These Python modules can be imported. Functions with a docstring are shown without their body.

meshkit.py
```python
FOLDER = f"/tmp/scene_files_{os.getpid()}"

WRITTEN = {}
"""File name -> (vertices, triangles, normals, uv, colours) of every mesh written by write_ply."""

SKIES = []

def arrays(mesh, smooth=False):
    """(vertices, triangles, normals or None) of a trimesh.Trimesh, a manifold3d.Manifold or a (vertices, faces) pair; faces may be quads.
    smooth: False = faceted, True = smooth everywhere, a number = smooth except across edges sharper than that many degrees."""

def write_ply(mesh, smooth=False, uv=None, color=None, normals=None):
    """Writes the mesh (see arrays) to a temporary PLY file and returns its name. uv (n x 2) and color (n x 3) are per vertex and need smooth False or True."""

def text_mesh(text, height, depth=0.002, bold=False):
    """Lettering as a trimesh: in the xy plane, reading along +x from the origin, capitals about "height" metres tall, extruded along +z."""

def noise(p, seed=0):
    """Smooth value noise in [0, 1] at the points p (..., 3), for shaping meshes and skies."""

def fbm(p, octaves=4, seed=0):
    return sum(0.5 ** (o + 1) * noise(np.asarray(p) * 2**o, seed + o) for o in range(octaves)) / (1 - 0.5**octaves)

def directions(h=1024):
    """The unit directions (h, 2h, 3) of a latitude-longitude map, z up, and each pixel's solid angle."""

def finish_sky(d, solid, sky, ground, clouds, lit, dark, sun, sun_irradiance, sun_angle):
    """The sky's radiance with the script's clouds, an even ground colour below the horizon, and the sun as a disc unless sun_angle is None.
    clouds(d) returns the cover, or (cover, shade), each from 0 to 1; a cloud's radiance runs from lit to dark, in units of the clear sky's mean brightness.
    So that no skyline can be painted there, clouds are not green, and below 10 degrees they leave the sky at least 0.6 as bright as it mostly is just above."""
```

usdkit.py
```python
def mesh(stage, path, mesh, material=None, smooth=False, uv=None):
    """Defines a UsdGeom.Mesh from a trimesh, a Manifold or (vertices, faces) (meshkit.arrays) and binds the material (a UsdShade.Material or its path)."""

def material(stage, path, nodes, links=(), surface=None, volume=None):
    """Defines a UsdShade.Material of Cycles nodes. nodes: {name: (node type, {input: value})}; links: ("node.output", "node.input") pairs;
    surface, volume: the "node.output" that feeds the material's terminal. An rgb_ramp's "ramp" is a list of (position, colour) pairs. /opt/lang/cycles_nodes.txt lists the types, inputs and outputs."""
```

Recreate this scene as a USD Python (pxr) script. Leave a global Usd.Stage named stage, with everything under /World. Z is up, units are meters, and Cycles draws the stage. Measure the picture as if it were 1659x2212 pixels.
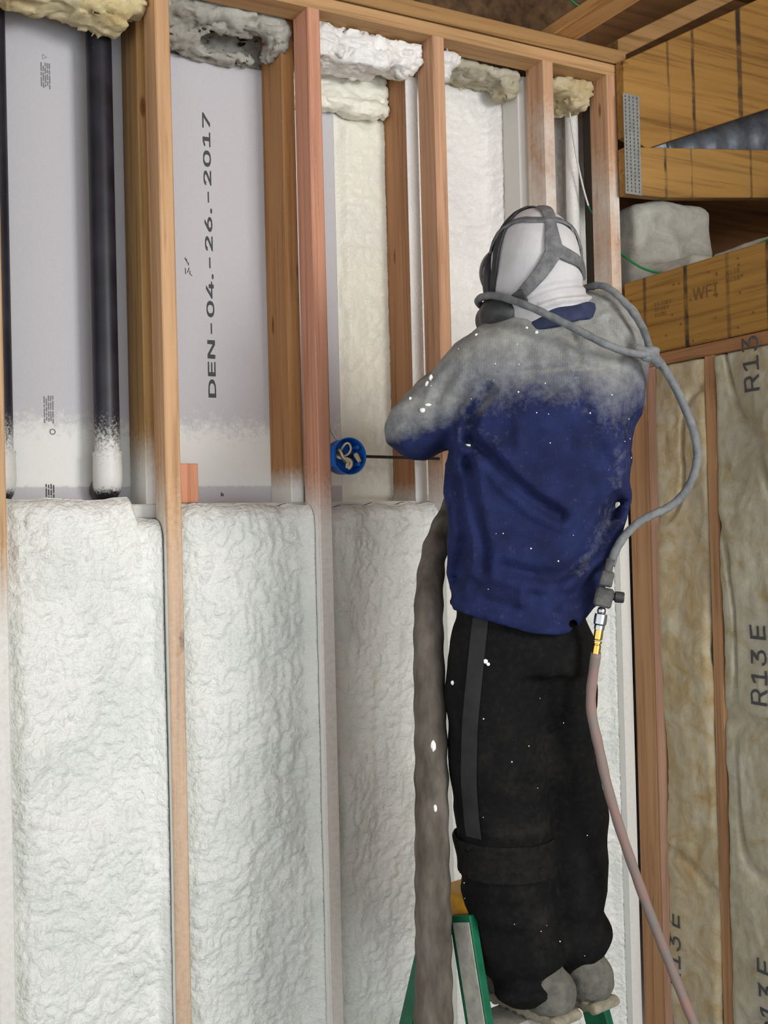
import math, random
import numpy as np, trimesh, manifold3d as m3
import usdkit, meshkit
from meshkit import noise, fbm
from pxr import Usd, UsdGeom, UsdLux, Gf, Sdf

stage = Usd.Stage.CreateInMemory()
UsdGeom.SetStageUpAxis(stage, UsdGeom.Tokens.z)
UsdGeom.SetStageMetersPerUnit(stage, 1.0)
UsdGeom.Xform.Define(stage, '/World')
UsdGeom.Scope.Define(stage, '/World/Looks')
R = np.random.default_rng(7)

# ------------------------------------------------------------------ camera, light, exposure
EYE = np.array([-0.8871, -2.6376, 1.65])
YAW, ROLL, PITCH, FPX = 0.5054, 0.0251, 0.0140, 2396.1
fw = np.array([math.sin(YAW) * math.cos(PITCH), math.cos(YAW) * math.cos(PITCH), math.sin(PITCH)])
rt = np.array([math.cos(YAW), -math.sin(YAW), 0.0])
up = np.cross(rt, fw)
cx_ = rt * math.cos(ROLL) - up * math.sin(ROLL)
cy_ = up * math.cos(ROLL) + rt * math.sin(ROLL)
cam = UsdGeom.Camera.Define(stage, '/World/camera')
M4 = Gf.Matrix4d(*[float(v) for v in (*cx_, 0, *cy_, 0, *(-fw), 0, *EYE, 1)])
cam.AddTransformOp().Set(M4)
cam.CreateFocalLengthAttr(35.0)
cam.CreateHorizontalApertureAttr(35.0 * 1659 / FPX)
cam.CreateVerticalApertureAttr(35.0 * 2212 / FPX)
cam.CreateClippingRangeAttr(Gf.Vec2f(0.05, 60))
cam.CreateExposureAttr(0.14)

dome = UsdLux.DomeLight.Define(stage, '/World/sky_light')
dome.CreateIntensityAttr(0.50)
dome.CreateColorAttr(Gf.Vec3f(0.93, 0.97, 1.0))

def rect_light(name, pos, target, w, h, inten, col):
    L = UsdLux.RectLight.Define(stage, '/World/' + name)
    L.CreateWidthAttr(w); L.CreateHeightAttr(h); L.CreateIntensityAttr(inten); L.CreateColorAttr(Gf.Vec3f(*col))
    p = np.array(pos, float); z = p - np.array(target, float); z /= np.linalg.norm(z)
    x = np.cross([0, 0, 1.0], z); x /= np.linalg.norm(x); y = np.cross(z, x)
    L.AddTransformOp().Set(Gf.Matrix4d(*[float(v) for v in (*x, 0, *y, 0, *z, 0, *p, 1)]))
    return L
# the work lamp behind the photographer on the right and the open doorway further back
rect_light('work_light', (1.15, -3.7, 2.45), (0.25, 0.0, 1.9), 0.9, 0.9, 24.0, (1.0, 0.97, 0.93))
rect_light('doorway_light', (0.5, -5.2, 1.05), (0.4, 0.0, 1.05), 2.4, 2.1, 3.2, (0.80, 0.92, 1.0))

# ------------------------------------------------------------------ helpers: scene tree
USED = {}
def numbered(parent, name):
    k = (parent, name); n = USED.get(k, 0); USED[k] = n + 1
    return f'{parent}/{name}' + (f'_{n:03d}' if n else '')
ORIGIN = {}
def setd(p, label=None, cat=None, group=None, kind=None):
    for k, v in (('label', label), ('category', cat), ('group', group), ('kind', kind)):
        if v: p.SetCustomDataByKey(k, v)
def thing(name, label=None, cat=None, base=(0, 0, 0), group=None, kind=None, rotz=0.0):
    path = numbered('/World', name)
    x = UsdGeom.Xform.Define(stage, path)
    x.AddTranslateOp().Set(Gf.Vec3d(*map(float, base)))
    if rotz: x.AddRotateZOp().Set(float(rotz))
    ORIGIN[path] = (np.array([0, 0, base[2]], float) if rotz else np.array(base, float))
    setd(x.GetPrim(), label, cat, group, kind)
    return path
def geo(mesh):
    if hasattr(mesh, 'to_mesh'):
        m = mesh.to_mesh(); return np.array(m.vert_properties[:, :3], float), np.array(m.tri_verts, int)
    if isinstance(mesh, trimesh.Trimesh): return np.array(mesh.vertices, float), np.array(mesh.faces, int)
    v, f = np.asarray(mesh[0], float), np.asarray(mesh[1], int)
    if f.shape[1] == 4: f = np.vstack([f[:, [0, 1, 2]], f[:, [0, 2, 3]]])
    return v, f
def join(*ms):
    vs, fs, n = [], [], 0
    for m in ms:
        v, f = geo(m); vs.append(v); fs.append(f + n); n += len(v)
    return np.vstack(vs), np.vstack(fs)
def part(parent, name, mesh, mat, label=None, kind=None, smooth=False, attr=None):
    """one mesh; parent is a thing's path, a part's path, or '/World'"""
    v, f = geo(mesh)
    path = numbered(parent, name)
    o = ORIGIN.get(parent, np.zeros(3)); ORIGIN[path] = o
    m = usdkit.mesh(stage, path, (v - o, f), MATS[mat] if isinstance(mat, str) else mat, smooth=smooth)
    setd(m.GetPrim(), label, None, None, kind)
    for k, a in (attr or {}).items():
        UsdGeom.PrimvarsAPI(m).CreatePrimvar(k, Sdf.ValueTypeNames.FloatArray, 'vertex').Set([float(t) for t in a])
    return path

# ------------------------------------------------------------------ helpers: shapes
def cbox(x0, x1, y0, y1, z0, z1, c=0.003):
    pts = []
    for sx in (0, 1):
        for sy in (0, 1):
            for sz in (0, 1):
                p = [(x0, x1)[sx], (y0, y1)[sy], (z0, z1)[sz]]; s = [c * (1 - 2 * t) for t in (sx, sy, sz)]
                for k in range(3):
                    q = list(p)
                    for j in range(3):
                        if j != k: q[j] += s[j]
                    pts.append(q)
    return geo(m3.Manifold.hull_points(np.array(pts)))
def xform(mesh, rot=None, t=(0, 0, 0)):
    v, f = geo(mesh)
    if rot is not None: v = v @ np.asarray(rot).T
    return v + np.asarray(t), f
def rotm(axis, deg):
    return trimesh.transformations.rotation_matrix(math.radians(deg), axis)[:3, :3]
def lumber(w, d, L, c=0.003, n=14, bow=(0, 0), twist=0.0, rough=0.0004, seed=0):
    """a length of sawn lumber along z from 0 to L: cross-section w (x) by d (y), eased edges, slight bow"""
    prof = np.array([(c, 0), (w - c, 0), (w, c), (w, d - c), (w - c, d), (c, d), (0, d - c), (0, c)], float)
    V, F = [], []
    for i in range(n + 1):
        t = i / n; z = t * L
        a = math.radians(twist) * (t - .5); p = prof - [w / 2, d / 2]
        p = p @ np.array([[math.cos(a), math.sin(a)], [-math.sin(a), math.cos(a)]]) + [w / 2, d / 2]
        p = p + np.array(bow) * math.sin(math.pi * t)
        p = p + (noise(np.c_[p * 40, np.full(8, z * 5)], seed) - .5)[:, None] * rough
        V += [(x, y, z) for x, y in p]
    for i in range(n):
        for j in range(8):
            a, b = i * 8 + j, i * 8 + (j + 1) % 8
            F += [(a, b, b + 8), (a, b + 8, a + 8)]
    for j in range(1, 7):
        F += [(0, j + 1, j), (n * 8, n * 8 + j, n * 8 + j + 1)]
    return np.array(V), np.array(F)
def spline(pts, n):
    pts = np.array(pts, float)
    t = np.r_[0, np.cumsum(np.linalg.norm(np.diff(pts, axis=0), axis=1) ** .7)]
    from scipy.interpolate import CubicSpline
    return CubicSpline(t, pts)(np.linspace(0, t[-1], n))
def tube(pts, r, sides=12, cap=True, up0=None, flat=1.0):
    """round (or flattened) section swept along the points; r a number or one per point"""
    P = np.array(pts, float); n = len(P); r = np.broadcast_to(np.asarray(r, float), (n,))
    T = np.gradient(P, axis=0); T /= np.linalg.norm(T, axis=1, keepdims=True)
    u = np.array(up0 if up0 is not None else ([0, 0, 1.0] if abs(T[0][2]) < .9 else [1.0, 0, 0]), float)
    V, F = [], []
    for i in range(n):
        u = u - T[i] * (u @ T[i]); u /= np.linalg.norm(u); w = np.cross(T[i], u)
        for j in range(sides):
            a = 2 * math.pi * j / sides
            V.append(P[i] + r[i] * (math.cos(a) * u * flat + math.sin(a) * w))
    for i in range(n - 1):
        for j in range(sides):
            a, b = i * sides + j, i * sides + (j + 1) % sides
            F += [(a, b, b + sides), (a, b + sides, a + sides)]
    if cap:
        V += [P[0], P[-1]]; c0 = n * sides
        for j in range(sides):
            F += [(c0, (j + 1) % sides, j), (c0 + 1, (n - 1) * sides + j, (n - 1) * sides + (j + 1) % sides)]
    return np.array(V), np.array(F)
def lathe(prof, n=32, axis=(0, 0, 1), at=(0, 0, 0)):
    """profile of (radius, height) turned about an axis through at"""
    z = np.array(axis, float); z /= np.linalg.norm(z)
    x = np.cross([0, 0, 1.0] if abs(z[2]) < .9 else [1.0, 0, 0], z); x /= np.linalg.norm(x); y = np.cross(z, x)
    V, F = [], []; m = len(prof)
    for r, h in prof:
        for j in range(n):
            a = 2 * math.pi * j / n
            V.append(np.array(at) + z * h + r * (math.cos(a) * x + math.sin(a) * y))
    for i in range(m - 1):
        for j in range(n):
            a, b = i * n + j, i * n + (j + 1) % n
            F += [(a, b, b + n), (a, b + n, a + n)]
    return np.array(V), np.array(F)
def nets(fn, lo, hi, h):
    """surface nets: a smooth closed mesh of fn(P) < 0 inside the box"""
    lo, hi = np.array(lo, float), np.array(hi, float)
    n = np.ceil((hi - lo) / h).astype(int) + 1
    ax = [lo[k] + h * np.arange(n[k]) for k in range(3)]
    G = np.stack(np.meshgrid(*ax, indexing='ij'), -1)
    v = fn(G.reshape(-1, 3)).reshape(n)
    for k in range(3):
        s = [slice(None)] * 3
        for e in (0, -1): s[k] = e; v[tuple(s)] = np.maximum(v[tuple(s)], 1e-3)
    c = n - 1
    num = np.zeros((*c, 3)); cnt = np.zeros(c)
    for k in range(3):
        i0 = [slice(0, n[j] - (j == k)) for j in range(3)]; i1 = [slice(int(j == k), n[j]) for j in range(3)]
        a, b = v[tuple(i0)], v[tuple(i1)]
        cr = (a < 0) != (b < 0); t = np.where(cr, a / np.where(cr, a - b, 1), 0)
        pt = G[tuple(i0)].copy(); pt[..., k] += t * h; pt *= cr[..., None]
        o = [j for j in range(3) if j != k]
        for d0 in (0, 1):
            for d1 in (0, 1):
                s = [slice(None)] * 3
                s[o[0]] = slice(d0, d0 + c[o[0]]); s[o[1]] = slice(d1, d1 + c[o[1]])
                num += pt[tuple(s)]; cnt += cr[tuple(s)]
    on = cnt > 0; idx = np.full(c, -1); idx[on] = np.arange(on.sum())
    V = num[on] / cnt[on][:, None]; F = []
    for k in range(3):
        o = [(k + 1) % 3, (k + 2) % 3]
        i0 = [slice(0, n[j] - 1) for j in range(3)]; i1 = [slice(0, n[j] - 1) for j in range(3)]
        for j in o: i0[j] = slice(1, n[j] - 1); i1[j] = slice(1, n[j] - 1)
        i1[k] = slice(1, n[k])
        a, b = v[tuple(i0)], v[tuple(i1)]
        at = np.argwhere((a < 0) != (b < 0))
        if not len(at): continue
        neg = (a < 0)[tuple(at.T)]
        base = at.copy(); base[:, o[0]] += 1; base[:, o[1]] += 1
        def q(d0, d1):
            p = base.copy(); p[:, o[0]] -= d0; p[:, o[1]] -= d1
            return idx[tuple(p.T)]
        A, B, C_, D_ = q(1, 1), q(0, 1), q(0, 0), q(1, 0)
        quads = np.where(neg[:, None], np.c_[A, B, C_, D_], np.c_[A, D_, C_, B]); F.append(quads)
    F = np.vstack(F)
    return V, np.vstack([F[:, [0, 1, 2]], F[:, [0, 2, 3]]])
def capsule(P, a, b, ra, rb):
    a, b = np.array(a, float), np.array(b, float); d = b - a
    t = np.clip((P - a) @ d / (d @ d), 0, 1)
    return np.linalg.norm(P - a - t[:, None] * d, axis=1) - (ra + (rb - ra) * t)
def ell(P, c, r):
    q = (P - np.array(c)) / np.array(r); k = np.linalg.norm(q, axis=1)
    return (k - 1) * min(r) * np.where(k > 1, 1, 1)
def smin(a, b, k):
    h = np.clip(.5 + .5 * (b - a) / k, 0, 1)
    return b + (a - b) * h - k * h * (1 - h)
def smax(a, b, k): return -smin(-a, -b, k)
def sstep(a, b, x):
    t = np.clip((x - a) / (b - a), 0, 1); return t * t * (3 - 2 * t)
def vnorm(v, f):
    n = np.zeros_like(v); c = np.cross(v[f[:, 1]] - v[f[:, 0]], v[f[:, 2]] - v[f[:, 0]])
    for k in range(3): np.add.at(n, f[:, k], c)
    return n / np.maximum(np.linalg.norm(n, axis=1, keepdims=True), 1e-12)
def grid(us, ws, fn, back=None):
    """height field sheet: fn(U, W) gives points (.., 3); closed with a back sheet if back(U, W) is given"""
    U, W = np.meshgrid(us, ws, indexing='ij'); P = fn(U, W).reshape(-1, 3); a, b = len(us), len(ws)
    i, j = np.meshgrid(np.arange(a - 1), np.arange(b - 1), indexing='ij'); k = (i * b + j).ravel()
    F = np.vstack([np.c_[k, k + b, k + b + 1], np.c_[k, k + b + 1, k + 1]])
    if back is not None:
        Q = back(U, W).reshape(-1, 3); n = len(P)
        rim = np.r_[np.arange(b), np.arange(1, a) * b + b - 1, (a - 1) * b + np.arange(b - 2, -1, -1), np.arange(a - 2, 0, -1) * b]
        # a plain fan closes the back
        c = len(P) + len(rim); r2 = np.roll(np.arange(len(rim)), -1)
        F2 = [(rim[t], n + t, n + r2[t]) for t in range(len(rim))] + [(rim[t], n + r2[t], rim[r2[t]]) for t in range(len(rim))] + [(n + t, c, n + r2[t]) for t in range(len(rim))]
        P = np.vstack([P, Q[rim], Q.mean(0)]); F = np.vstack([F, np.array(F2)])
    return P, F

# ------------------------------------------------------------------ materials
def lin(c): return tuple(((x / 255) / 12.92 if x / 255 <= .04045 else ((x / 255 + .055) / 1.055) ** 2.4) for x in c)
MATS = {}
def mat(name, nodes, links, surface='p.BSDF'):
    MATS[name] = usdkit.material(stage, '/World/Looks/' + name, nodes, links, surface=surface); return MATS[name]
def plain(name, c, rough=.6, metal=0.0, c2=None, scale=20, bump=0.0, bscale=200, spec=.4, detail=4, stretch=None):
    nd = {'g': ('texture_coordinate', {}), 'p': ('principled_bsdf', {'roughness': rough, 'metallic': metal, 'specular_ior_level': spec, 'base_color': lin(c)})}
    lk = []
    src = 'g.object'
    if stretch: nd['m'] = ('mapping', {'scale': stretch}); lk.append((src, 'm.vector')); src = 'm.vector'
    if c2 is not None:
        nd['n'] = ('noise_texture', {'scale': scale, 'detail': detail, 'roughness': .6}); nd['r'] = ('rgb_ramp', {'ramp': [(.35, lin(c)), (.65, lin(c2))]})
        lk += [(src, 'n.vector'), ('n.fac', 'r.fac'), ('r.color', 'p.base_color')]
    if bump:
        nd['bn'] = ('noise_texture', {'scale': bscale, 'detail': 3}); nd['b'] = ('bump', {'strength': bump, 'distance': .003})
        lk += [(src, 'bn.vector'), ('bn.fac', 'b.height'), ('b.normal', 'p.normal')]
    return mat(name, nd, lk)
WHITE = lin((228, 228, 222))
def wood(name, c1, c2, axis=2, cov=None, front=1.0, patch=None, knots=True, grain=60, bands=None, ycut=.006, tint=WHITE, coords='geometry'):
    """sawn lumber. cov = (z_none, z_full): foam overspray from none at z_none down to full at z_full;
    front: how much of it stays on the room-side face (y < ycut), where it was scraped off; patch = (z0, z1, amount): blotchy overspray between two heights"""
    sc = [grain] * 3; sc[axis] = grain / 28
    nd = {'g': ('geometry', {}), 'm': ('mapping', {'scale': sc}), 'n': ('noise_texture', {'scale': 1.0, 'detail': 5, 'roughness': .62, 'distortion': .6}),
          'r': ('rgb_ramp', {'ramp': [(.3, lin(c2)), (.5, lin(c1)), (.72, tuple(min(1, x * 1.12) for x in lin(c1)))]}),
          'm2': ('mapping', {'scale': [x * .22 for x in sc]}), 'n2': ('noise_texture', {'scale': 1.0, 'detail': 2}),
          'mx2': ('mix_color', {'blend_type': 'multiply', 'fac': .55}), 'r2': ('rgb_ramp', {'ramp': [(.3, (.62, .58, .55)), (.6, (1, 1, 1))]}),
          'p': ('principled_bsdf', {'roughness': .68, 'specular_ior_level': .3}), 'b': ('bump', {'strength': .25, 'distance': .002})}
    lk = [('g.position', 'm.vector'), ('m.vector', 'n.vector'), ('n.fac', 'r.fac'), ('g.position', 'm2.vector'), ('m2.vector', 'n2.vector'), ('n2.fac', 'r2.fac'),
          ('r.color', 'mx2.a'), ('r2.color', 'mx2.b'), ('n.fac', 'b.height'), ('b.normal', 'p.normal')]
    out = 'mx2.result'
    if knots:
        ks = [9.0] * 3; ks[axis] = 2.6
        nd['mk'] = ('mapping', {'scale': ks}); nd['vk'] = ('voronoi_texture', {'scale': 1.0}); nd['rk'] = ('rgb_ramp', {'ramp': [(0, (.28, .17, .10)), (.05, (.45, .3, .2)), (.085, (1, 1, 1))]})
        nd['mxk'] = ('mix_color', {'blend_type': 'multiply', 'fac': .9})
        lk += [('g.position', 'mk.vector'), ('mk.vector', 'vk.vector'), ('vk.distance', 'rk.fac'), (out, 'mxk.a'), ('rk.color', 'mxk.b')]; out = 'mxk.result'
    if bands:
        # dark machine marks across the board: positions along one axis
        ax, marks = bands
        nd['sb'] = ('separate_xyz', {}); lk.append(('g.position', 'sb.vector'))
        nd['nb'] = ('noise_texture', {'scale': 14, 'detail': 4}); lk.append(('g.position', 'nb.vector'))
        for i, (pos, wd, dk) in enumerate(marks):
            nd[f'a{i}'] = ('math', {'math_type': 'subtract', 'value2': pos}); nd[f'w{i}'] = ('math', {'math_type': 'multiply_add', 'value2': .012, 'value3': -.006})
            nd[f'ad{i}'] = ('math', {'math_type': 'add'}); nd[f'ab{i}'] = ('math', {'math_type': 'absolute'})
            nd[f'mr{i}'] = ('map_range', {'range_type': 'smoothstep', 'from_min': wd * .35, 'from_max': wd, 'to_min': dk, 'to_max': 0.0, 'clamp': True})
            nd[f'nn{i}'] = ('map_range', {'from_min': .38, 'from_max': .6, 'to_min': .35, 'to_max': 1.0, 'clamp': True}); nd[f'mm{i}'] = ('math', {'math_type': 'multiply'})
            nd[f'mxb{i}'] = ('mix_color', {'blend_type': 'mix', 'b': (.02, .017, .014)})
            lk += [('sb.' + 'xyz'[ax], f'a{i}.value1'), ('nb.fac', f'w{i}.value1'), (f'a{i}.value', f'ad{i}.value1'), (f'w{i}.value', f'ad{i}.value2'), (f'ad{i}.value', f'ab{i}.value1'),
                   (f'ab{i}.value', f'mr{i}.value'), ('nb.fac', f'nn{i}.value'), (f'mr{i}.result', f'mm{i}.value1'), (f'nn{i}.result', f'mm{i}.value2'), (f'mm{i}.value', f'mxb{i}.fac'), (out, f'mxb{i}.a')]
            out = f'mxb{i}.result'
    if cov or patch:
        nd['s'] = ('separate_xyz', {}); lk.append(('g.position', 's.vector'))
        nd['nc'] = ('noise_texture', {'scale': 75, 'detail': 5, 'roughness': .7}); lk.append(('g.position', 'nc.vector'))
        nd['nc2'] = ('noise_texture', {'scale': 5, 'detail': 3}); lk.append(('g.position', 'nc2.vector'))
        last = None
        if cov:
            nd['mr'] = ('map_range', {'range_type': 'smoothstep', 'from_min': cov[1], 'from_max': cov[0], 'to_min': 1.0, 'to_max': 0.0, 'clamp': True})
            nd['fy'] = ('map_range', {'from_min': ycut, 'from_max': ycut + .006, 'to_min': front, 'to_max': 1.0, 'clamp': True})
            nd['mu'] = ('math', {'math_type': 'multiply'})
            lk += [('s.z', 'mr.value'), ('s.y', 'fy.value'), ('mr.result', 'mu.value1'), ('fy.result', 'mu.value2')]; last = 'mu.value'
        if patch:
            nd['pa'] = ('map_range', {'range_type': 'smoothstep', 'from_min': patch[0] - .12, 'from_max': patch[0] + .12, 'clamp': True})
            nd['pb'] = ('map_range', {'range_type': 'smoothstep', 'from_min': patch[1] - .12, 'from_max': patch[1] + .12, 'to_min': 1.0, 'to_max': 0.0, 'clamp': True})
            nd['pc'] = ('math', {'math_type': 'multiply'}); nd['pd'] = ('math', {'math_type': 'multiply', 'value2': patch[2]})
            nd['pn'] = ('map_range', {'from_min': .4, 'from_max': .6, 'to_min': .25, 'to_max': 1.0, 'clamp': True}); nd['pe'] = ('math', {'math_type': 'multiply'})
            lk += [('s.z', 'pa.value'), ('s.z', 'pb.value'), ('pa.result', 'pc.value1'), ('pb.result', 'pc.value2'), ('pc.value', 'pd.value1'), ('nc2.fac', 'pn.value'), ('pd.value', 'pe.value1'), ('pn.result', 'pe.value2')]
            if last:
                nd['mxm'] = ('math', {'math_type': 'maximum'}); lk += [(last, 'mxm.value1'), ('pe.value', 'mxm.value2')]; last = 'mxm.value'
            else: last = 'pe.value'
        # speckle: mask^ + noise
        nd['no'] = ('map_range', {'from_min': .3, 'from_max': .7, 'to_min': -.13, 'to_max': .13}); nd['ad'] = ('math', {'math_type': 'add'})
        nd['ed'] = ('map_range', {'from_min': .06, 'from_max': .92, 'clamp': True}); nd['mxc'] = ('mix_color', {'b': tint})
        lk += [('nc.fac', 'no.value'), (last, 'ad.value1'), ('no.result', 'ad.value2'), ('ad.value', 'ed.value'), ('ed.result', 'mxc.fac'), (out, 'mxc.a')]; out = 'mxc.result'
    lk.append((out, 'p.base_color'))
    return mat(name, nd, lk)
def foam(name, c, c2, rough=.40, bump=.5, bscale=150, dist=.004):
    nd = {'g': ('geometry', {}), 'n': ('noise_texture', {'scale': 7, 'detail': 4}), 'r': ('rgb_ramp', {'ramp': [(.35, lin(c2)), (.6, lin(c))]}),
          'v': ('noise_texture', {'scale': bscale, 'detail': 3, 'roughness': .55}), 'b': ('bump', {'strength': bump, 'distance': dist}),
          'p': ('principled_bsdf', {'roughness': rough, 'specular_ior_level': .45, 'subsurface_weight': 0.0})}
    return mat(name, nd, [('g.position', 'n.vector'), ('n.fac', 'r.fac'), ('r.color', 'p.base_color'), ('g.position', 'v.vector'), ('v.fac', 'b.height'), ('b.normal', 'p.normal')])
def attr_mix(name, base, over, attr, rough=.85, bump=.4, bscale=320, base2=None, weave=0.0, sheen=0.0):
    """cloth whose dusting (a vertex value) lies over its own colour"""
    nd = {'t': ('texture_coordinate', {}), 'a': ('attribute', {'attribute': attr}), 'n': ('noise_texture', {'scale': 70, 'detail': 6, 'roughness': .7}),
          'no': ('map_range', {'from_min': .3, 'from_max': .7, 'to_min': -.16, 'to_max': .16}), 'ad': ('math', {'math_type': 'add'}),
          'ed': ('map_range', {'from_min': .10, 'from_max': 1.0, 'clamp': True}),
          'nb': ('noise_texture', {'scale': 16, 'detail': 4}), 'rb': ('rgb_ramp', {'ramp': [(.35, lin(base2 or base)), (.65, lin(base))]}),
          'no2': ('noise_texture', {'scale': 40, 'detail': 5}), 'ro': ('rgb_ramp', {'ramp': [(.3, tuple(.72 * x for x in lin(over))), (.65, lin(over))]}),
          'mx': ('mix_color', {}), 'bn': ('noise_texture', {'scale': bscale, 'detail': 3}), 'b': ('bump', {'strength': bump, 'distance': .003}),
          'p': ('principled_bsdf', {'roughness': rough, 'specular_ior_level': .15, 'sheen_weight': sheen})}
    lk = [('t.object', 'n.vector'), ('a.fac', 'ad.value1'), ('n.fac', 'no.value'), ('no.result', 'ad.value2'), ('ad.value', 'ed.value'), ('ed.result', 'mx.fac'),
          ('t.object', 'nb.vector'), ('nb.fac', 'rb.fac'), ('rb.color', 'mx.a'), ('t.object', 'no2.vector'), ('no2.fac', 'ro.fac'), ('ro.color', 'mx.b'), ('mx.result', 'p.base_color'),
          ('t.object', 'bn.vector'), ('b.normal', 'p.normal')]
    if weave:
        nd['w1'] = ('wave_texture', {'bands_direction': 'x', 'scale': weave}); nd['w2'] = ('wave_texture', {'bands_direction': 'z', 'scale': weave}); nd['wm'] = ('math', {'math_type': 'multiply'})
        nd['wa'] = ('math', {'math_type': 'multiply_add', 'value2': .6})
        lk += [('t.object', 'w1.vector'), ('t.object', 'w2.vector'), ('w1.fac', 'wm.value1'), ('w2.fac', 'wm.value2'), ('wm.value', 'wa.value1'), ('bn.fac', 'wa.value3'), ('wa.value', 'b.height')]
    else: lk.append(('bn.fac', 'b.height'))
    return mat(name, nd, lk)

# lumber of the front wall
wood('stud_tan', (206, 164, 122), (172, 130, 92), cov=(1.90, 1.50), front=.26)
wood('stud_pink', (204, 148, 120), (168, 114, 88), cov=(1.84, 1.62), front=.74)
wood('stud_grey', (196, 152, 118), (158, 114, 84), cov=(1.9, 1.62), front=.85)
wood('stud_patchy', (198, 156, 122), (162, 120, 90), cov=(1.9, 1.7), patch=(2.35, 2.86, .75))
wood('stud_corner', (200, 156, 120), (164, 120, 90), cov=(2.15, 1.95), patch=(2.3, 2.75, .62), front=.9)
wood('stud_edge', (198, 160, 120), (164, 126, 92), cov=(1.7, 1.4), front=.8)
wood('plate_tan', (190, 150, 104), (152, 114, 74), axis=0)
wood('plate_dark', (162, 124, 78), (126, 92, 54), axis=0)
wood('outer_olive', (176, 138, 88), (140, 106, 64), cov=(1.95, 1.75), ycut=-1)
wood('outer_orange', (184, 136, 86), (150, 106, 62), cov=(1.84, 1.74), ycut=-1)
wood('outer_white', (186, 138, 98), (152, 104, 70), cov=(1.80, 1.70), ycut=-1)
wood('outer_coated', (200, 150, 105), (160, 110, 70), cov=(3.6, 3.4), ycut=-1)
wood('sill_wood', (176, 118, 92), (140, 88, 64), axis=0, patch=(1.5, 1.9, 1.6))
wood('right_stud', (184, 140, 100), (152, 110, 74), ycut=-1)
wood('right_stud_pink', (200, 156, 132), (168, 122, 98), ycut=-1)
wood('right_plate', (168, 122, 82), (136, 94, 58), axis=1)
wood('beam_lvl', (164, 122, 58), (130, 92, 40), axis=1, grain=70, bands=(1, [(-.092, .010, .75), (-.264, .012, .95), (-.425, .010, .55), (-.568, .012, .9), (-.76, .010, .7)]))
wood('truss_top', (160, 118, 60), (124, 86, 40), axis=0, grain=55, bands=(0, [(1.612, .007, .55), (1.718, .010, .85), (1.926, .016, .95)]))
wood('truss_bottom', (164, 124, 66), (130, 94, 46), axis=0, grain=60, bands=(0, [(1.588, .008, .9), (1.70, .005, .45), (1.965, .008, .75)]))
wood('joist_tan', (196, 148, 92), (156, 110, 60), axis=1)
wood('block_pink', (216, 152, 118), (196, 130, 98), knots=False)
wood('roof_brown', (120, 84, 50), (84, 56, 32), axis=0, knots=False, grain=30)
plain('print_black', (74, 74, 78), .8)
plain('print_faint', (132, 130, 134), .8)
plain('print_brown', (112, 82, 42), .8)
plain('handwriting', (84, 80, 84), .8)
plain('concrete', (120, 116, 110), .9, c2=(96, 92, 88), scale=6, bump=.3)
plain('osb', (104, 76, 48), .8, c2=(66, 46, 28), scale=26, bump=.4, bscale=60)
plain('black_plastic', (26, 26, 30), .42, c2=(40, 40, 46), scale=9, spec=.5)
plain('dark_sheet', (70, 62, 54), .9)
plain('galvanised', (158, 158, 152), .5, metal=.3, c2=(138, 139, 136), scale=40)
plain('duct_foil', (158, 166, 178), .35, metal=.6, c2=(120, 128, 140), scale=20)
plain('green_wire', (36, 132, 74), .4)
plain('white_wire', (214, 214, 208), .5)
plain('box_blue', (28, 104, 196), .38, spec=.5)
plain('wire_beige', (196, 180, 152), .5)
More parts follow.
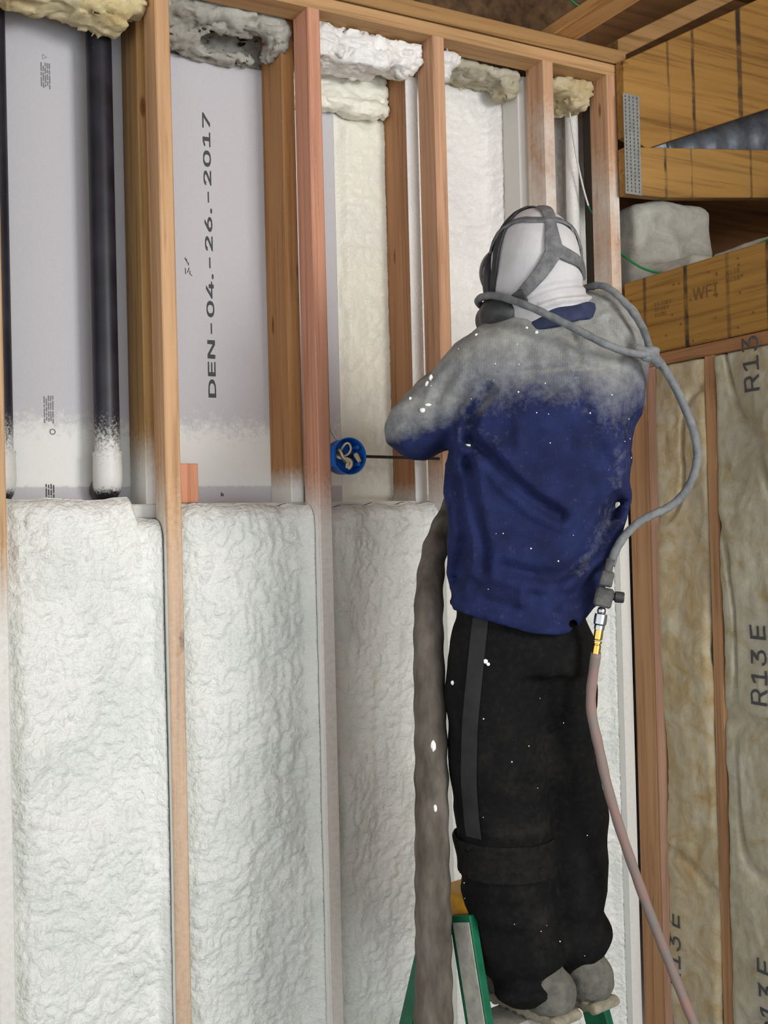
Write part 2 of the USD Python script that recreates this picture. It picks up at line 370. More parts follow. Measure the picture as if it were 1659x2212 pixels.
plain('rod_dark', (56, 52, 54), .45, metal=.4)
plain('steel', (176, 178, 180), .28, metal=1.0)
plain('brass', (214, 176, 92), .25, metal=1.0)
plain('hose_grey', (122, 124, 124), .7, c2=(92, 94, 96), scale=30, bump=.35, bscale=160, spec=.25)
plain('hose_red', (142, 112, 104), .65, c2=(124, 116, 110), scale=16, spec=.25)
plain('regulator_grey', (92, 90, 86), .6, c2=(60, 60, 60), scale=60, bump=.3)
plain('ladder_green', (10, 98, 66), .42, c2=(8, 84, 56), scale=30)
plain('ladder_yellow', (226, 168, 28), .5, c2=(206, 146, 30), scale=24)
plain('ladder_metal', (140, 138, 128), .6, c2=(168, 166, 154), scale=40, bump=.3)
plain('label_pale', (198, 190, 168), .7, c2=(176, 160, 120), scale=40)
plain('suede', (112, 110, 100), .9, c2=(88, 86, 80), scale=40, bump=.5, bscale=260, spec=.1)
plain('sole', (148, 140, 120), .8, c2=(120, 112, 98), scale=50)
plain('skin', (196, 150, 126), .5)
plain('glove', (120, 120, 116), .8, c2=(90, 90, 88), scale=60, bump=.3)
plain('mask_black', (30, 30, 32), .5, c2=(58, 58, 58), scale=18)
plain('mask_lens', (60, 62, 66), .15, spec=.6)
plain('rubber_grey', (116, 116, 116), .7, c2=(88, 88, 90), scale=50, bump=.25, bscale=220, spec=.2)
plain('rubber_dark', (58, 58, 60), .7, c2=(40, 40, 42), scale=50, bump=.25, bscale=220, spec=.2)
plain('hood_white', (194, 191, 191), .85, c2=(178, 175, 176), scale=12, bump=.25, bscale=420, spec=.1)
plain('collar_navy', (30, 38, 66), .8, c2=(44, 52, 80), scale=30, bump=.4)
plain('fleck_white', (238, 236, 228), .5)
plain('stripe_grey', (38, 37, 38), .8, c2=(31, 31, 33), scale=40, bump=.3)
plain('thread', (30, 34, 52), .9)
attr_mix('shirt_blue', (35, 43, 84), (150, 150, 146), 'dust', base2=(26, 32, 64), weave=95, bump=.5)
attr_mix('trouser_black', (17, 16, 16), (58, 55, 50), 'dust', base2=(10, 10, 11), bump=.4)
foam('foam_white', (236, 236, 230), (224, 226, 220), bump=.95, bscale=74, dist=.008)
foam('foam_cream', (236, 234, 218), (230, 229, 218), bump=.5, bscale=85, dist=.005)
foam('foam_coat', (234, 232, 227), (224, 222, 218), bump=.6, bscale=95, dist=.005)
def fluffy(name, c, c2, c3):
    nd = {'g': ('geometry', {}), 'n': ('noise_texture', {'scale': 11, 'detail': 6, 'roughness': .7, 'distortion': .8}), 'r': ('rgb_ramp', {'ramp': [(.3, lin(c3)), (.47, lin(c2)), (.62, lin(c))]}),
          'm': ('mapping', {'scale': (1, 1, .5)}), 'v': ('noise_texture', {'scale': 130, 'detail': 6, 'roughness': .75, 'distortion': 1.2}), 'b': ('bump', {'strength': .55, 'distance': .006}),
          'p': ('principled_bsdf', {'roughness': .95, 'specular_ior_level': .08, 'sheen_weight': .15})}
    return mat(name, nd, [('g.position', 'n.vector'), ('n.fac', 'r.fac'), ('r.color', 'p.base_color'), ('g.position', 'm.vector'), ('m.vector', 'v.vector'), ('v.fac', 'b.height'), ('b.normal', 'p.normal')])
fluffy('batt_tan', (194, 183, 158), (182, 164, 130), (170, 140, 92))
fluffy('batt_yellow', (220, 207, 168), (206, 188, 140), (176, 150, 100))
fluffy('batt_beige', (206, 192, 158), (190, 170, 128), (156, 128, 86))
fluffy('batt_grey', (186, 184, 174), (168, 166, 156), (146, 142, 130))
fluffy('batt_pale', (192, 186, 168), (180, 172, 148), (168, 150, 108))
# gypsum sheathing: grey-white board, overspray fading in towards the sill with an unsprayed strip just above it
def sheathing(name, c, cov, strip):
    nd = {'g': ('geometry', {}), 's': ('separate_xyz', {}), 'n': ('noise_texture', {'scale': 320, 'detail': 2}), 'r': ('rgb_ramp', {'ramp': [(.35, tuple(.93 * x for x in lin(c))), (.65, lin(c))]}),
          'a': ('map_range', {'range_type': 'smoothstep', 'from_min': cov[1], 'from_max': cov[0], 'to_min': 1.0, 'to_max': 0.0, 'clamp': True}),
          'k': ('map_range', {'range_type': 'smoothstep', 'from_min': strip - .007, 'from_max': strip + .007, 'clamp': True}), 'mu': ('math', {'math_type': 'multiply'}),
          'nc': ('noise_texture', {'scale': 60, 'detail': 5, 'roughness': .7}), 'no': ('map_range', {'from_min': .3, 'from_max': .7, 'to_min': -.3, 'to_max': .3}), 'ad': ('math', {'math_type': 'add'}),
          'ed': ('map_range', {'range_type': 'smoothstep', 'from_min': .2, 'from_max': .85, 'clamp': True}), 'mx': ('mix_color', {'b': lin((232, 231, 226))}),
          'bh': ('math', {'math_type': 'multiply'}), 'b': ('bump', {'strength': .5, 'distance': .004}), 'p': ('principled_bsdf', {'roughness': .75, 'specular_ior_level': .25})}
    lk = [('g.position', 's.vector'), ('g.position', 'n.vector'), ('n.fac', 'r.fac'), ('s.z', 'a.value'), ('s.z', 'k.value'), ('a.result', 'mu.value1'), ('k.result', 'mu.value2'), ('g.position', 'nc.vector'),
          ('nc.fac', 'no.value'), ('mu.value', 'ad.value1'), ('no.result', 'ad.value2'), ('ad.value', 'ed.value'), ('r.color', 'mx.a'), ('ed.result', 'mx.fac'), ('mx.result', 'p.base_color'),
          ('nc.fac', 'bh.value1'), ('ed.result', 'bh.value2'), ('bh.value', 'b.height'), ('b.normal', 'p.normal')]
    return mat(name, nd, lk)
sheathing('gypsum', (200, 198, 202), (2.03, 1.86), 1.775)
# drain pipe: black, powdered with overspray at its foot
nd = {'g': ('geometry', {}), 's': ('separate_xyz', {}), 'n': ('noise_texture', {'scale': 12, 'detail': 4}), 'r': ('rgb_ramp', {'ramp': [(.4, lin((26, 25, 32))), (.7, lin((44, 43, 52)))]}),
      'a': ('map_range', {'range_type': 'smoothstep', 'from_min': 1.80, 'from_max': 2.02, 'to_min': 1.0, 'to_max': 0.0, 'clamp': True}), 'nc': ('noise_texture', {'scale': 150, 'detail': 5, 'roughness': .75}),
      'sy': ('map_range', {'from_min': .196, 'from_max': .212, 'to_min': 1.0, 'to_max': 0.0, 'clamp': True}), 'mu': ('math', {'math_type': 'multiply'}), 'lo': ('map_range', {'from_min': 1.745, 'from_max': 1.775, 'clamp': True}), 'mv': ('math', {'math_type': 'multiply'}),
      'no': ('map_range', {'from_min': .3, 'from_max': .7, 'to_min': -.35, 'to_max': .35}), 'ad': ('math', {'math_type': 'add'}), 'ed': ('map_range', {'range_type': 'smoothstep', 'from_min': .25, 'from_max': .9, 'clamp': True}),
      'mx': ('mix_color', {'b': lin((214, 213, 208))}), 'p': ('principled_bsdf', {'roughness': .45, 'specular_ior_level': .4})}
mat('pipe_black', nd, [('g.position', 's.vector'), ('g.position', 'n.vector'), ('n.fac', 'r.fac'), ('s.z', 'a.value'), ('s.y', 'sy.value'), ('a.result', 'mu.value1'), ('sy.result', 'mu.value2'), ('s.z', 'lo.value'), ('mu.value', 'mv.value1'), ('lo.result', 'mv.value2'),
    ('g.position', 'nc.vector'), ('nc.fac', 'no.value'), ('mv.value', 'ad.value1'), ('no.result', 'ad.value2'), ('ad.value', 'ed.value'), ('ed.result', 'mx.fac'), ('r.color', 'mx.a'), ('mx.result', 'p.base_color')])

# ------------------------------------------------------------------ the room
part('/World', 'floor', cbox(-4.5, 1.44, -6.5, 0.5, -.12, 0.0, .004), 'concrete')
setd(stage.GetPrimAtPath('/World/floor'), kind='structure')
roof = thing('ceiling', kind='structure', base=(0, 0, 3.75))
part(roof, 'roof_sheathing', join(cbox(-4.5, 1.25, -6.5, .6, 3.75, 3.77), cbox(1.25, 4.2, -6.5, .6, 3.75, 3.77)), 'roof_brown')

wf = thing('wall_front', kind='structure')
def vstud(parent, name, x0, w, y0, d, z0, z1, m, label=None, **k):
    return part(parent, name, xform(lumber(w, d, z1 - z0, **k), t=(x0, y0, z0)), m, label)
vstud(wf, 'stud', -.452, .038, 0, .089, .04, 3.034, 'stud_edge', seed=1)
vstud(wf, 'stud', -.040, .038, 0, .089, .04, 3.034, 'stud_tan', 'tan stud with a dark knot on its edge', bow=(.004, 0), twist=3, seed=2)
vstud(wf, 'stud', .3765, .038, 0, .089, .04, 3.034, 'stud_pink', 'reddish stud with white overspray low down', bow=(.002, 0), twist=1, seed=3)
vstud(wf, 'stud', .768, .038, 0, .089, .04, 3.034, 'stud_grey', 'stud behind the raised elbow', seed=4)
vstud(wf, 'stud', 1.154, .038, 0, .089, .04, 3.034, 'stud_patchy', 'stud with white overspray patches high up', seed=5)
vstud(wf, 'stud', 1.400, .038, 0, .089, .04, 3.034, 'stud_corner', 'last stud in the corner, coated white low down', seed=6)
def hplate(parent, name, x0, x1, y0, d, z0, h, m, label=None, seed=0):
    v, f = lumber(h, d, x1 - x0, seed=seed)
    return part(parent, name, (np.c_[x0 + v[:, 2], y0 + v[:, 1], z0 + h - v[:, 0]], f), m, label)
hplate(wf, 'top_plate', -1.6, 1.440, -.002, .091, 3.034, .036, 'plate_tan', seed=7)
hplate(wf, 'top_plate', -1.6, 1.476, -.002, .091, 3.075, .046, 'plate_dark', 'upper plate running past the corner', seed=8)
hplate(wf, 'bottom_plate', -.6, 1.438, 0, .089, 0, .038, 'plate_tan', seed=9)

wo = thing('wall_back', kind='structure')
OY = .12
vstud(wo, 'stud', -.46, .038, OY, .14, 1.725, 3.2, 'outer_olive', seed=11)
vstud(wo, 'stud', -.050, .038, OY, .14, 1.725, 3.2, 'outer_olive', 'olive-brown stud', seed=12)
vstud(wo, 'stud', .353, .038, OY, .14, 1.725, 3.2, 'outer_orange', 'orange-brown stud', seed=13)
vstud(wo, 'stud', .744, .038, OY, .14, 1.725, 3.2, 'outer_white', 'brown stud with white-coated edge', seed=14)
vstud(wo, 'stud', 1.152, .046, OY - .004, .14, 1.725, 3.03, 'outer_coated', 'stud fully coated in white foam', seed=15, c=.014)
hplate(wo, 'sill_plate', -1.2, 1.53, OY, .14, 1.687, .038, 'sill_wood', seed=16)
part(wo, 'foundation', cbox(-1.2, 1.53, OY + .005, .30, 0, 1.687), 'concrete')
part(wo, 'foam_film', cbox(.7435, .7825, OY - .0035, OY + .001, 1.70, 2.96, .0015), 'foam_coat', 'white foam film on the edge of a back stud')
for a, b, zt in ((-1.2, -.031, 3.06), (-.030, .371, 2.958), (.372, .763, 3.06), (.764, 1.60, 3.10)):
    part(wo, 'sheathing_panel', cbox(a, b, .26, .273, 1.725, zt, .001), 'gypsum')
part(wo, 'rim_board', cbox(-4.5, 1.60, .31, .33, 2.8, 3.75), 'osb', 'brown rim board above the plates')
part(wo, 'corner_dark_strip', cbox(1.420, 1.441, .100, .150, 1.725, 3.02, .003), 'dark_sheet', 'dark grey strip in the corner')  # dark corner strip of unclear make, built as a plain dark board

wr = thing('wall_right', kind='structure')
XR = 1.443
part(wr, 'sheathing_panel', cbox(XR + .09, XR + .103, -4.0, .3, 0, 2.15, .001), 'gypsum')
vstud(wr, 'stud', XR, .038, -.089, .089, .0, 2.112, 'right_stud', 'tan stud set flat in the corner', seed=21)
def ystud(y0, m, label=None, seed=0):
    return vstud(wr, 'stud', XR, .089, y0, .038, 0, 2.112, m, label, seed=seed)
ystud(-.1275, 'right_stud_pink', 'pinkish stud edge beside the corner', 22)
ystud(-.366, 'right_stud', 'grey-tan stud between the two batts', 23)
ystud(-.79, 'right_stud', None, 24)
for k in range(1, 7): ystud(-.79 - .406 * k, 'right_stud', None, 24 + k)
def yplate(parent, name, y0, y1, x0, w, z0, h, m, label=None, seed=0):
    v, f = lumber(w, h, y1 - y0, seed=seed)
    return part(parent, name, (np.c_[x0 + v[:, 0], y1 - v[:, 2], z0 + v[:, 1]], f), m, label)
yplate(wr, 'top_plate', -3.9, -.001, XR, .089, 2.112, .038, 'right_plate', seed=31)

# ------------------------------------------------------------------ lumber above the right-hand wall
t = thing('rim_beam', 'wide yellow-brown beam with dark vertical marks lying on the right wall plate', 'beam', (XR, -1.5, 2.152))
v, f = lumber(.045, .236, 3.4, seed=33)
part(t, 'board', (np.c_[XR + v[:, 0], -.004 - v[:, 2], 2.152 + v[:, 1]], f), 'beam_lvl')
def put_text(s, height, o, xdir, ydir, depth=.0008, bold=False, stretch=1.0, mesh=False):
    m = meshkit.text_mesh(s, height, depth, bold); v, f = geo(m)
    xd, yd = np.array(xdir, float), np.array(ydir, float); nd_ = np.cross(xd, yd)
    return np.array(o) + v[:, :1] * xd * stretch + v[:, 1:2] * yd + v[:, 2:] * nd_, f
# stamp: reads towards the camera along -y, capitals up
part(t, 'stamp', join(put_text('WFI', .036, (XR - .0003, -.292, 2.278), (0, -1, 0), (0, 0, 1)),
     *[put_text('I I .I II I', .010, (XR - .0003, -.135, 2.292 - .016 * k), (0, -1, 0), (0, 0, 1), stretch=1.3 - .2 * k) for k in range(3)],
     *[put_text('II I. I II', .010, (XR - .0003, -.42, 2.325 - .02 * k), (0, -1, 0), (0, 0, 1)) for k in range(2)]), 'print_brown', 'dark stamped lettering')
sp = []
for k in range(26):
    y, z = -.03 - .7 * R.random(), 2.165 + .2 * R.random(); sp.append(lathe([(0, 0), (.0032, 0), (.0036, .0012), (0, .0016)], 7, (-1, 0, 0), (XR - .0001, y, z)))
part(t, 'speck', join(*sp), 'print_brown', kind='stuff')

t = thing('roof_truss', 'scissor roof truss heel with grey nail plate above the right wall', 'truss', (1.44, -.045, 2.65))
def board(poly, y0, th, c=.0025):
    import shapely.geometry as sg
    p = sg.Polygon(poly); a = trimesh.creation.extrude_polygon(p.buffer(-c, join_style=2), th, engine='earcut'); b = trimesh.creation.extrude_polygon(p, th - 2 * c, engine='earcut')
    b.apply_translation((0, 0, c)); m = geo(m3.Manifold.hull_points(np.vstack([a.vertices, b.vertices]))) if True else None
    v, f = m; return np.c_[v[:, 0], y0 + th - v[:, 2], v[:, 1]], f
part(t, 'top_chord', board([(1.428, 2.834), (1.518, 2.808), (2.55, 3.214), (2.55, 3.66), (1.428, 3.066)], -.045, .038), 'truss_top')
part(t, 'bottom_chord', board([(1.428, 2.654), (1.60, 2.664), (4.1, 2.97), (4.1, 3.14), (1.60, 2.820), (1.428, 2.80)], -.0452, .038), 'truss_bottom')
npl = [cbox(1.4205, 1.486, -.0475, -.0455, 2.655, 2.965, .0006)]
part(t, 'nail_plate', npl[0], 'galvanised', 'grey punched steel nail plate')
teeth = []
for i in range(4):
    for j in range(26):
        teeth.append(cbox(1.4265 + i * .0155, 1.4305 + i * .0155, -.0488, -.047, 2.662 + j * .0116, 2.669 + j * .0116, .0007))
part(t, 'punched_slot', join(*teeth), 'regulator_grey', kind='stuff')
t = thing('ceiling_joist', 'plain tan two-by-four running overhead from the corner towards the room', 'joist', (1.24, 0, 3.121))
v, f = lumber(.089, .038, 3.2, seed=41)
part(t, 'board', (np.c_[1.200 + v[:, 0], .085 - v[:, 2], 3.1225 + v[:, 1]], f), 'joist_tan')
t = thing('rafter', 'dusty brown board sloping away above the truss', 'board', (1.5, .1, 3.2))
part(t, 'board', board([(1.45, 3.095), (2.48, 3.68), (2.48, 3.74), (1.45, 3.155)], -.0, .06), 'plate_dark')

# ------------------------------------------------------------------ spray foam in the lower bays
def billow(p, s): return np.abs(2 * noise(p, s) - 1)
def bumps(x, z, s):
    q = np.stack([x, z, np.zeros_like(x)], -1)
    wq = q + .02 * (np.stack([noise(q * 14, s + 50), noise(q * 14, s + 51), np.zeros_like(x)], -1) - .5)
    big = fbm(q * [8, 4.5, 1], 3, s) - .5
    rope = billow(wq * [24, 5, 1] + 3, s + 1) * fbm(q * 5 + 9, 2, s + 7)
    mid = billow(wq * [46, 36, 1] + 7, s + 2); sm = billow(wq * [95, 80, 1], s + 3)
    return .036 * big + .013 * rope + .0085 * mid + .0046 * sm
def lower_foam(name, label, x0, x1, ztop, seed, edge=(.082, .020), mid=.050, z0=.04, h=.0046):
    us = np.linspace(0, 1, int((x1 - x0) / h)); ws = np.linspace(0, 1, int((1.72 - z0) / h))
    def pos(U, W):
        X = x0 + U * (x1 - x0); ZT = ztop(X) + .010 * (noise(np.stack([X * 30, X * 0, X * 0], -1), seed + 9) - .5); Z = z0 + W * (ZT - z0)
        el = np.exp(-((X - x0) / .030) ** 2); er = np.exp(-((x1 - X) / .017) ** 2)
        y = mid + (edge[0] - mid) * el + (edge[1] - mid) * er - bumps(X, Z, seed) * (1 - .8 * er) * (1 - .4 * el) + .010
        q = np.clip((Z - (ZT - .05)) / .05, 0, 1); y = y + .055 * (1 - np.sqrt(1 - .985 * q * q))
        return np.stack([X, np.clip(y, -.012, .117), Z], -1)
    def back(U, W):
        P = pos(U, W); P[..., 1] = .1185; return P
    t = thing(name, label, 'spray foam', ((x0 + x1) / 2, .06, z0))
    part(t, 'fill', grid(us, ws, pos, back), 'foam_white', smooth=True)
    return t
lower_foam('foam_fill', 'lumpy white spray foam filling the lower bay at the far left, below the black pipes', -.414, -.040,
           lambda X: 1.738 - .052 * sstep(-.105, -.085, X), 3)
lower_foam('foam_fill', 'lumpy white spray foam filling the lower bay below the stamped date', -.002, .3765, lambda X: 1.722 + .004 * np.sin(X * 15), 14)
lower_foam('foam_fill', 'white spray foam filling the lower bay below the blue electrical box', .4145, .768, lambda X: 1.712 + .008 * sstep(.5, .6, X), 25)
lower_foam('foam_fill', 'white spray foam in the bay hidden behind the standing worker', .806, 1.154, lambda X: 1.712 + 0 * X, 36, h=.007)
lower_foam('foam_fill', 'narrow white spray foam strip in the corner bay beside the worker', 1.192, 1.400, lambda X: 1.716 + 0 * X, 47)

# thin foam on the sheathing of the upper bays
def coat(name, label, x0, x1, z0, z1, seed, m, th=.012, y=.26, left=.03, h=.006, rag=.02, curl=0.0):
    us = np.linspace(0, 1, int((x1 - x0) / h)); ws = np.linspace(0, 1, int((z1 - z0) / h))
    def pos(U, W):
        X = x0 + U * (x1 - x0); Z = z0 + W * (z1 - z0)
        q = np.stack([X, Z, 0 * X], -1); e = rag * (noise(q * 22, seed) - .5)
        dl = (X - x0 + e * .4) / max(left, 1e-3); db = (Z - z0) / .02; dt = (z1 - Z + e) / .03
        k = np.clip(np.minimum(np.minimum(dl, db), dt), 0, 1); k = k * k * (3 - 2 * k)
        b = .45 * billow(q * [44, 40, 1], seed + 1) + .3 * billow(q * [90, 90, 1], seed + 2) + .8 * fbm(q * [9, 6, 1], 3, seed + 3)
        yy = y - .0008 - k * th * (.5 + b * .7) - curl * np.exp(-((x1 - X) / .03) ** 2)
        return np.stack([X, yy, Z], -1)
    def back(U, W):
        P = pos(U, W); P[..., 1] = y - .0002; return P
    t = thing(name, label, 'spray foam', ((x0 + x1) / 2, y, z0))
    part(t, 'coat', grid(us, ws, pos, back), m, smooth=True); return t
coat('foam_coat', 'thin cream-white foam layer sprayed on the board behind the blue electrical box', .578, .7435, 1.727, 2.87, 61, 'foam_cream', left=.04, rag=.04)
coat('foam_coat', 'thin white foam layer sprayed on the board left of the worker\'s head', .784, 1.1515, 1.727, 3.06, 71, 'foam_coat', th=.018, left=.03, curl=.03)
coat('foam_coat', 'thin white foam layer in the narrow corner bay above the worker', 1.199, 1.52, 1.727, 3.02, 81, 'foam_coat', th=.016)

# ------------------------------------------------------------------ insulation scraps under the top plate
def clump(name, label, cat, boxes, m, seed, amp=.03, freq=14, h=.007, k=.02, fine=.008, crease=.55):
    """torn insulation: rounded boxes melted together, torn by noise"""
    lo = np.min([b[0] for b in boxes], 0) - amp - .012; hi = np.max([b[1] for b in boxes], 0) + amp + .012
    def fn(P):
        d = None
        for a, b in boxes:
            c, e = (np.array(a) + b) / 2, (np.array(b) - a) / 2; r = min(.02, min(e) * .8)
            q = np.abs(P - c) - (e - r); s = np.linalg.norm(np.maximum(q, 0), axis=1) + np.minimum(q.max(1), 0) - r
            d = s if d is None else smin(d, s, k)
        cr = billow(P * [freq * 1.3, freq * 1.3, freq * 2.2] + .7 * fbm(P * 20, 2, seed + 8)[:, None], seed + 3)
        return d + amp * 1.6 * (fbm(P * freq, 3, seed) - .5) + amp * crease * np.exp(-(cr / .16) ** 2) + fine * (billow(P * 60, seed + 5) - .5) + fine * .6 * (noise(P * 120, seed + 6) - .5)
    t = thing(name, label, cat, tuple((lo + hi) / 2)); part(t, 'mass', nets(fn, lo, hi, h), m, smooth=True); return t
clump('insulation_scrap', 'yellow fibreglass batt end drooping over the top of the two black pipes', 'insulation',
      [((-.41, .035, 2.955), (-.04, .15, 3.10)), ((-.385, .03, 2.925), (-.28, .14, 3.0)), ((-.30, .04, 2.940), (-.20, .15, 3.0)), ((-.225, .03, 2.925), (-.09, .16, 3.0)), ((-.15, .05, 2.912), (-.085, .15, 2.99))], 'batt_yellow', 5, amp=.022)
clump('insulation_scrap', 'torn grey-white fibreglass under the plate above the stamped date', 'insulation',
      [((.0, .10, 3.005), (.37, .19, 3.06)), ((.0, .17, 2.95), (.15, .25, 3.0)), ((.0, .14, 2.955), (.12, .22, 3.03)), ((.15, .20, 2.945), (.30, .25, 2.965)), ((.0, .278, 2.93), (.37, .308, 3.06)), ((.325, .10, 2.945), (.372, .2, 3.03))], 'batt_grey', 8, amp=.024, freq=22, fine=.012)
clump('foam_lump', 'big white foam lump under the plate above the blue electrical box bay', 'spray foam',
      [((.42, .045, 2.935), (.66, .17, 3.03)), ((.60, .05, 2.955), (.765, .16, 3.03)), ((.70, .05, 2.94), (.735, .10, 2.99))], 'foam_coat', 11, amp=.018, freq=18, fine=.010, h=.006)
clump('foam_lump', 'smooth pale foam ledge in shadow below the big white lump', 'spray foam',
      [((.425, .205, 2.865), (.742, .252, 3.0)), ((.425, .195, 2.868), (.735, .25, 2.90)), ((.60, .19, 2.855), (.70, .25, 2.90))], 'foam_cream', 15, amp=.010, freq=16, fine=.005, h=.006)
clump('foam_lump', 'small knobbly white foam blob at the top of the bay left of the worker\'s head', 'spray foam',
      [((.81, .05, 2.99), (.90, .13, 3.03)), ((.81, .07, 2.95), (.875, .14, 3.0))], 'foam_coat', 18, amp=.012, freq=26, fine=.008, h=.006)
clump('insulation_scrap', 'thin beige batt edge under the plate between the two corner bays', 'insulation',
      [((.90, .10, 3.01), (1.15, .24, 3.04)), ((1.09, .11, 2.965), (1.152, .20, 3.03))], 'batt_pale', 21, amp=.014, freq=20, h=.006)
clump('insulation_scrap', 'crumpled yellow-beige batt chunk at the top of the narrow corner bay', 'insulation',
      [((1.20, .05, 2.985), (1.392, .18, 3.03)), ((1.31, .06, 2.945), (1.385, .18, 3.0))], 'batt_beige', 24, amp=.016, freq=20, h=.006)
clump('attic_batt', 'pale attic batt curling behind the beam and under the truss', 'insulation',
      [((1.52, .02, 2.33), (1.80, .44, 2.66)), ((1.52, -.22, 2.33), (1.66, .1, 2.44)), ((1.60, -.02, 2.50), (1.80, .3, 2.65))], 'batt_grey', 28, amp=.022, freq=5, h=.012, fine=.003, crease=0, k=.10)
clump('attic_batt', 'grey attic batt lying loose beyond the beam at the right edge', 'insulation',
      [((1.60, -.50, 2.36), (1.95, -.20, 2.455)), ((1.9, -.62, 2.50), (2.2, -.44, 2.70))], 'batt_grey', 29, amp=.02, freq=6, h=.013, fine=.003, crease=0, k=.06)
part('/World', 'attic_backing', cbox(1.54, 4.2, .55, .57, 2.2, 3.75), 'roof_brown'); setd(stage.GetPrimAtPath('/World/attic_backing'), kind='structure')
part('/World', 'attic_floor', cbox(1.56, 4.2, -4.0, .55, 2.13, 2.15), 'roof_brown'); setd(stage.GetPrimAtPath('/World/attic_floor'), kind='structure')
part('/World', 'attic_wall', cbox(4.14, 4.16, -4.0, .57, 2.13, 3.75), 'roof_brown'); setd(stage.GetPrimAtPath('/World/attic_wall'), kind='structure')
t = thing('duct', 'silvery foil duct seen through the gap of the truss', 'duct', (2.3, .3, 3.0))
pp = spline([(1.86, .34, 2.94), (2.2, .32, 3.02), (2.8, .30, 3.17), (4.1, .3, 3.36)], 90)
part(t, 'sleeve', tube(pp, .12 + .004 * np.sin(np.arange(90) * 1.2), 22), 'duct_foil', smooth=True)

# ------------------------------------------------------------------ fibreglass batts in the right-hand wall
def batt_fn(ya, yb, seed):
    def surf(Yv, Z):
        q = np.stack([Yv, Z, 0 * Z], -1)
        e = np.minimum(Yv - ya, yb - Yv); k = np.clip(e / .022, 0, 1); k = np.sqrt(np.clip(1 - (1 - k) ** 2, 0, 1))
        x = XR + .012 - .021 * k - .034 * (fbm(q * [7, 3.2, 1], 4, seed) - .5) * k
        cr = billow(q * [6, 2.2, 1] + 5, seed + 3); x = x + .014 * np.exp(-(cr / .05) ** 2) * k
        return x - .005 * (fbm(q * 40, 3, seed + 5) - .5)
    return surf
def batt(label, ya, yb, seed, m, texts):
    surf = batt_fn(ya, yb, seed)
    us = np.linspace(0, 1, int((yb - ya) / .005)); ws = np.linspace(0, 1, 340)
    def pos(U, W):
        Z = .002 + W * 2.106
        wl = .018 * (fbm(np.stack([Z * 7, Z * 0 + seed, Z * 0], -1), 3, seed + 20) - .5); wr = .018 * (fbm(np.stack([Z * 7, Z * 0 + seed, Z * 0 + 4], -1), 3, seed + 21) - .5)
        a, b = ya + wl, yb + wr; Yv = a + U * (b - a)
        return np.stack([surf(ya + U * (yb - ya), Z), Yv, Z], -1)
    def back(U, W):
        P = pos(U, W); P[..., 0] = XR + .088; return P
    P, F = grid(us[::-1], ws, pos, back)
    t = thing('insulation_batt', label, 'insulation', (XR + .04, (ya + yb) / 2, 0)); part(t, 'wool', (P, F), m, smooth=True)
    for s, hgt, y, z in [w for tx in texts for w in ([(tx[0][:3], tx[1], tx[2], tx[3])] + ([('E', tx[1], tx[2], tx[3] + tx[1] * 3.15)] if 'E' in tx[0] else []))]:
        v, f = geo(trimesh.Trimesh(*put_text(s, hgt, (0, y, z), (0, 0, 1), (0, 1, 0), .001, stretch=1.1), process=False).subdivide())
        q = v.copy(); q[:, 0] += surf(v[:, 1], v[:, 2]) - .0016; part(t, 'print', (q, f), 'print_black', 'black printed R-value')
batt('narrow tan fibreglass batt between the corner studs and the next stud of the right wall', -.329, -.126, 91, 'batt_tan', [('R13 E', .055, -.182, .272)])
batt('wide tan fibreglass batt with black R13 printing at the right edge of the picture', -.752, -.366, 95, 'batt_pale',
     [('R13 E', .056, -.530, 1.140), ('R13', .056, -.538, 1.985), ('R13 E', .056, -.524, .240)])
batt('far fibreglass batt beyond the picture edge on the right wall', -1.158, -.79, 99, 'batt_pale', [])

# ------------------------------------------------------------------ drain pipes
def drain(label, x, y, top, seed):
    t = thing('drain_pipe', label, 'pipe', (x, y, 1.74))
    r = .0325
    p = np.array([(x, y, top), (x, y, 2.4), (x, y, 1.845)]); part(t, 'pipe', tube(np.linspace(p[0], p[2], 30), r, 28), 'pipe_black', smooth=40)
    a = [(x, y, 1.858), (x, y, 1.81)] + [(x - .0 * math.sin(q), y + .045 * (1 - math.cos(q)), 1.80 - .035 * math.sin(q)) for q in np.linspace(.15, math.pi / 2, 8)]
    a = np.array(a); rr = np.array([.0365, .0372] + [.0375] * 8)
    part(t, 'elbow', tube(spline(a, 24), np.interp(np.linspace(0, 1, 24), np.linspace(0, 1, 10), rr), 28, up0=(1, 0, 0)), 'pipe_black', 'elbow turning into the wall, powdered white', smooth=40)
    part(t, 'coupling', lathe([(.033, 1.848), (.037, 1.848), (.0385, 1.856), (.037, 1.862), (.033, 1.862)], 28, at=(x, y, 0)), 'pipe_black', smooth=40)
drain('black plastic drain pipe standing beside the first pair of studs', -.127, .195, 3.16, 0)
drain('black plastic drain pipe at the far left edge of the picture', -.392, .195, 3.16, 1)
t = thing('conduit_pipe', 'white foam-coated pipe standing in the narrow corner bay behind the worker\'s head', 'pipe', (1.398, .16, 1.73))
part(t, 'pipe', tube(np.array([(1.388 + .002 * math.sin(k * .7), .165, 1.727 + k * .06) for k in range(24)]), .0205, 20), 'foam_coat', smooth=True)

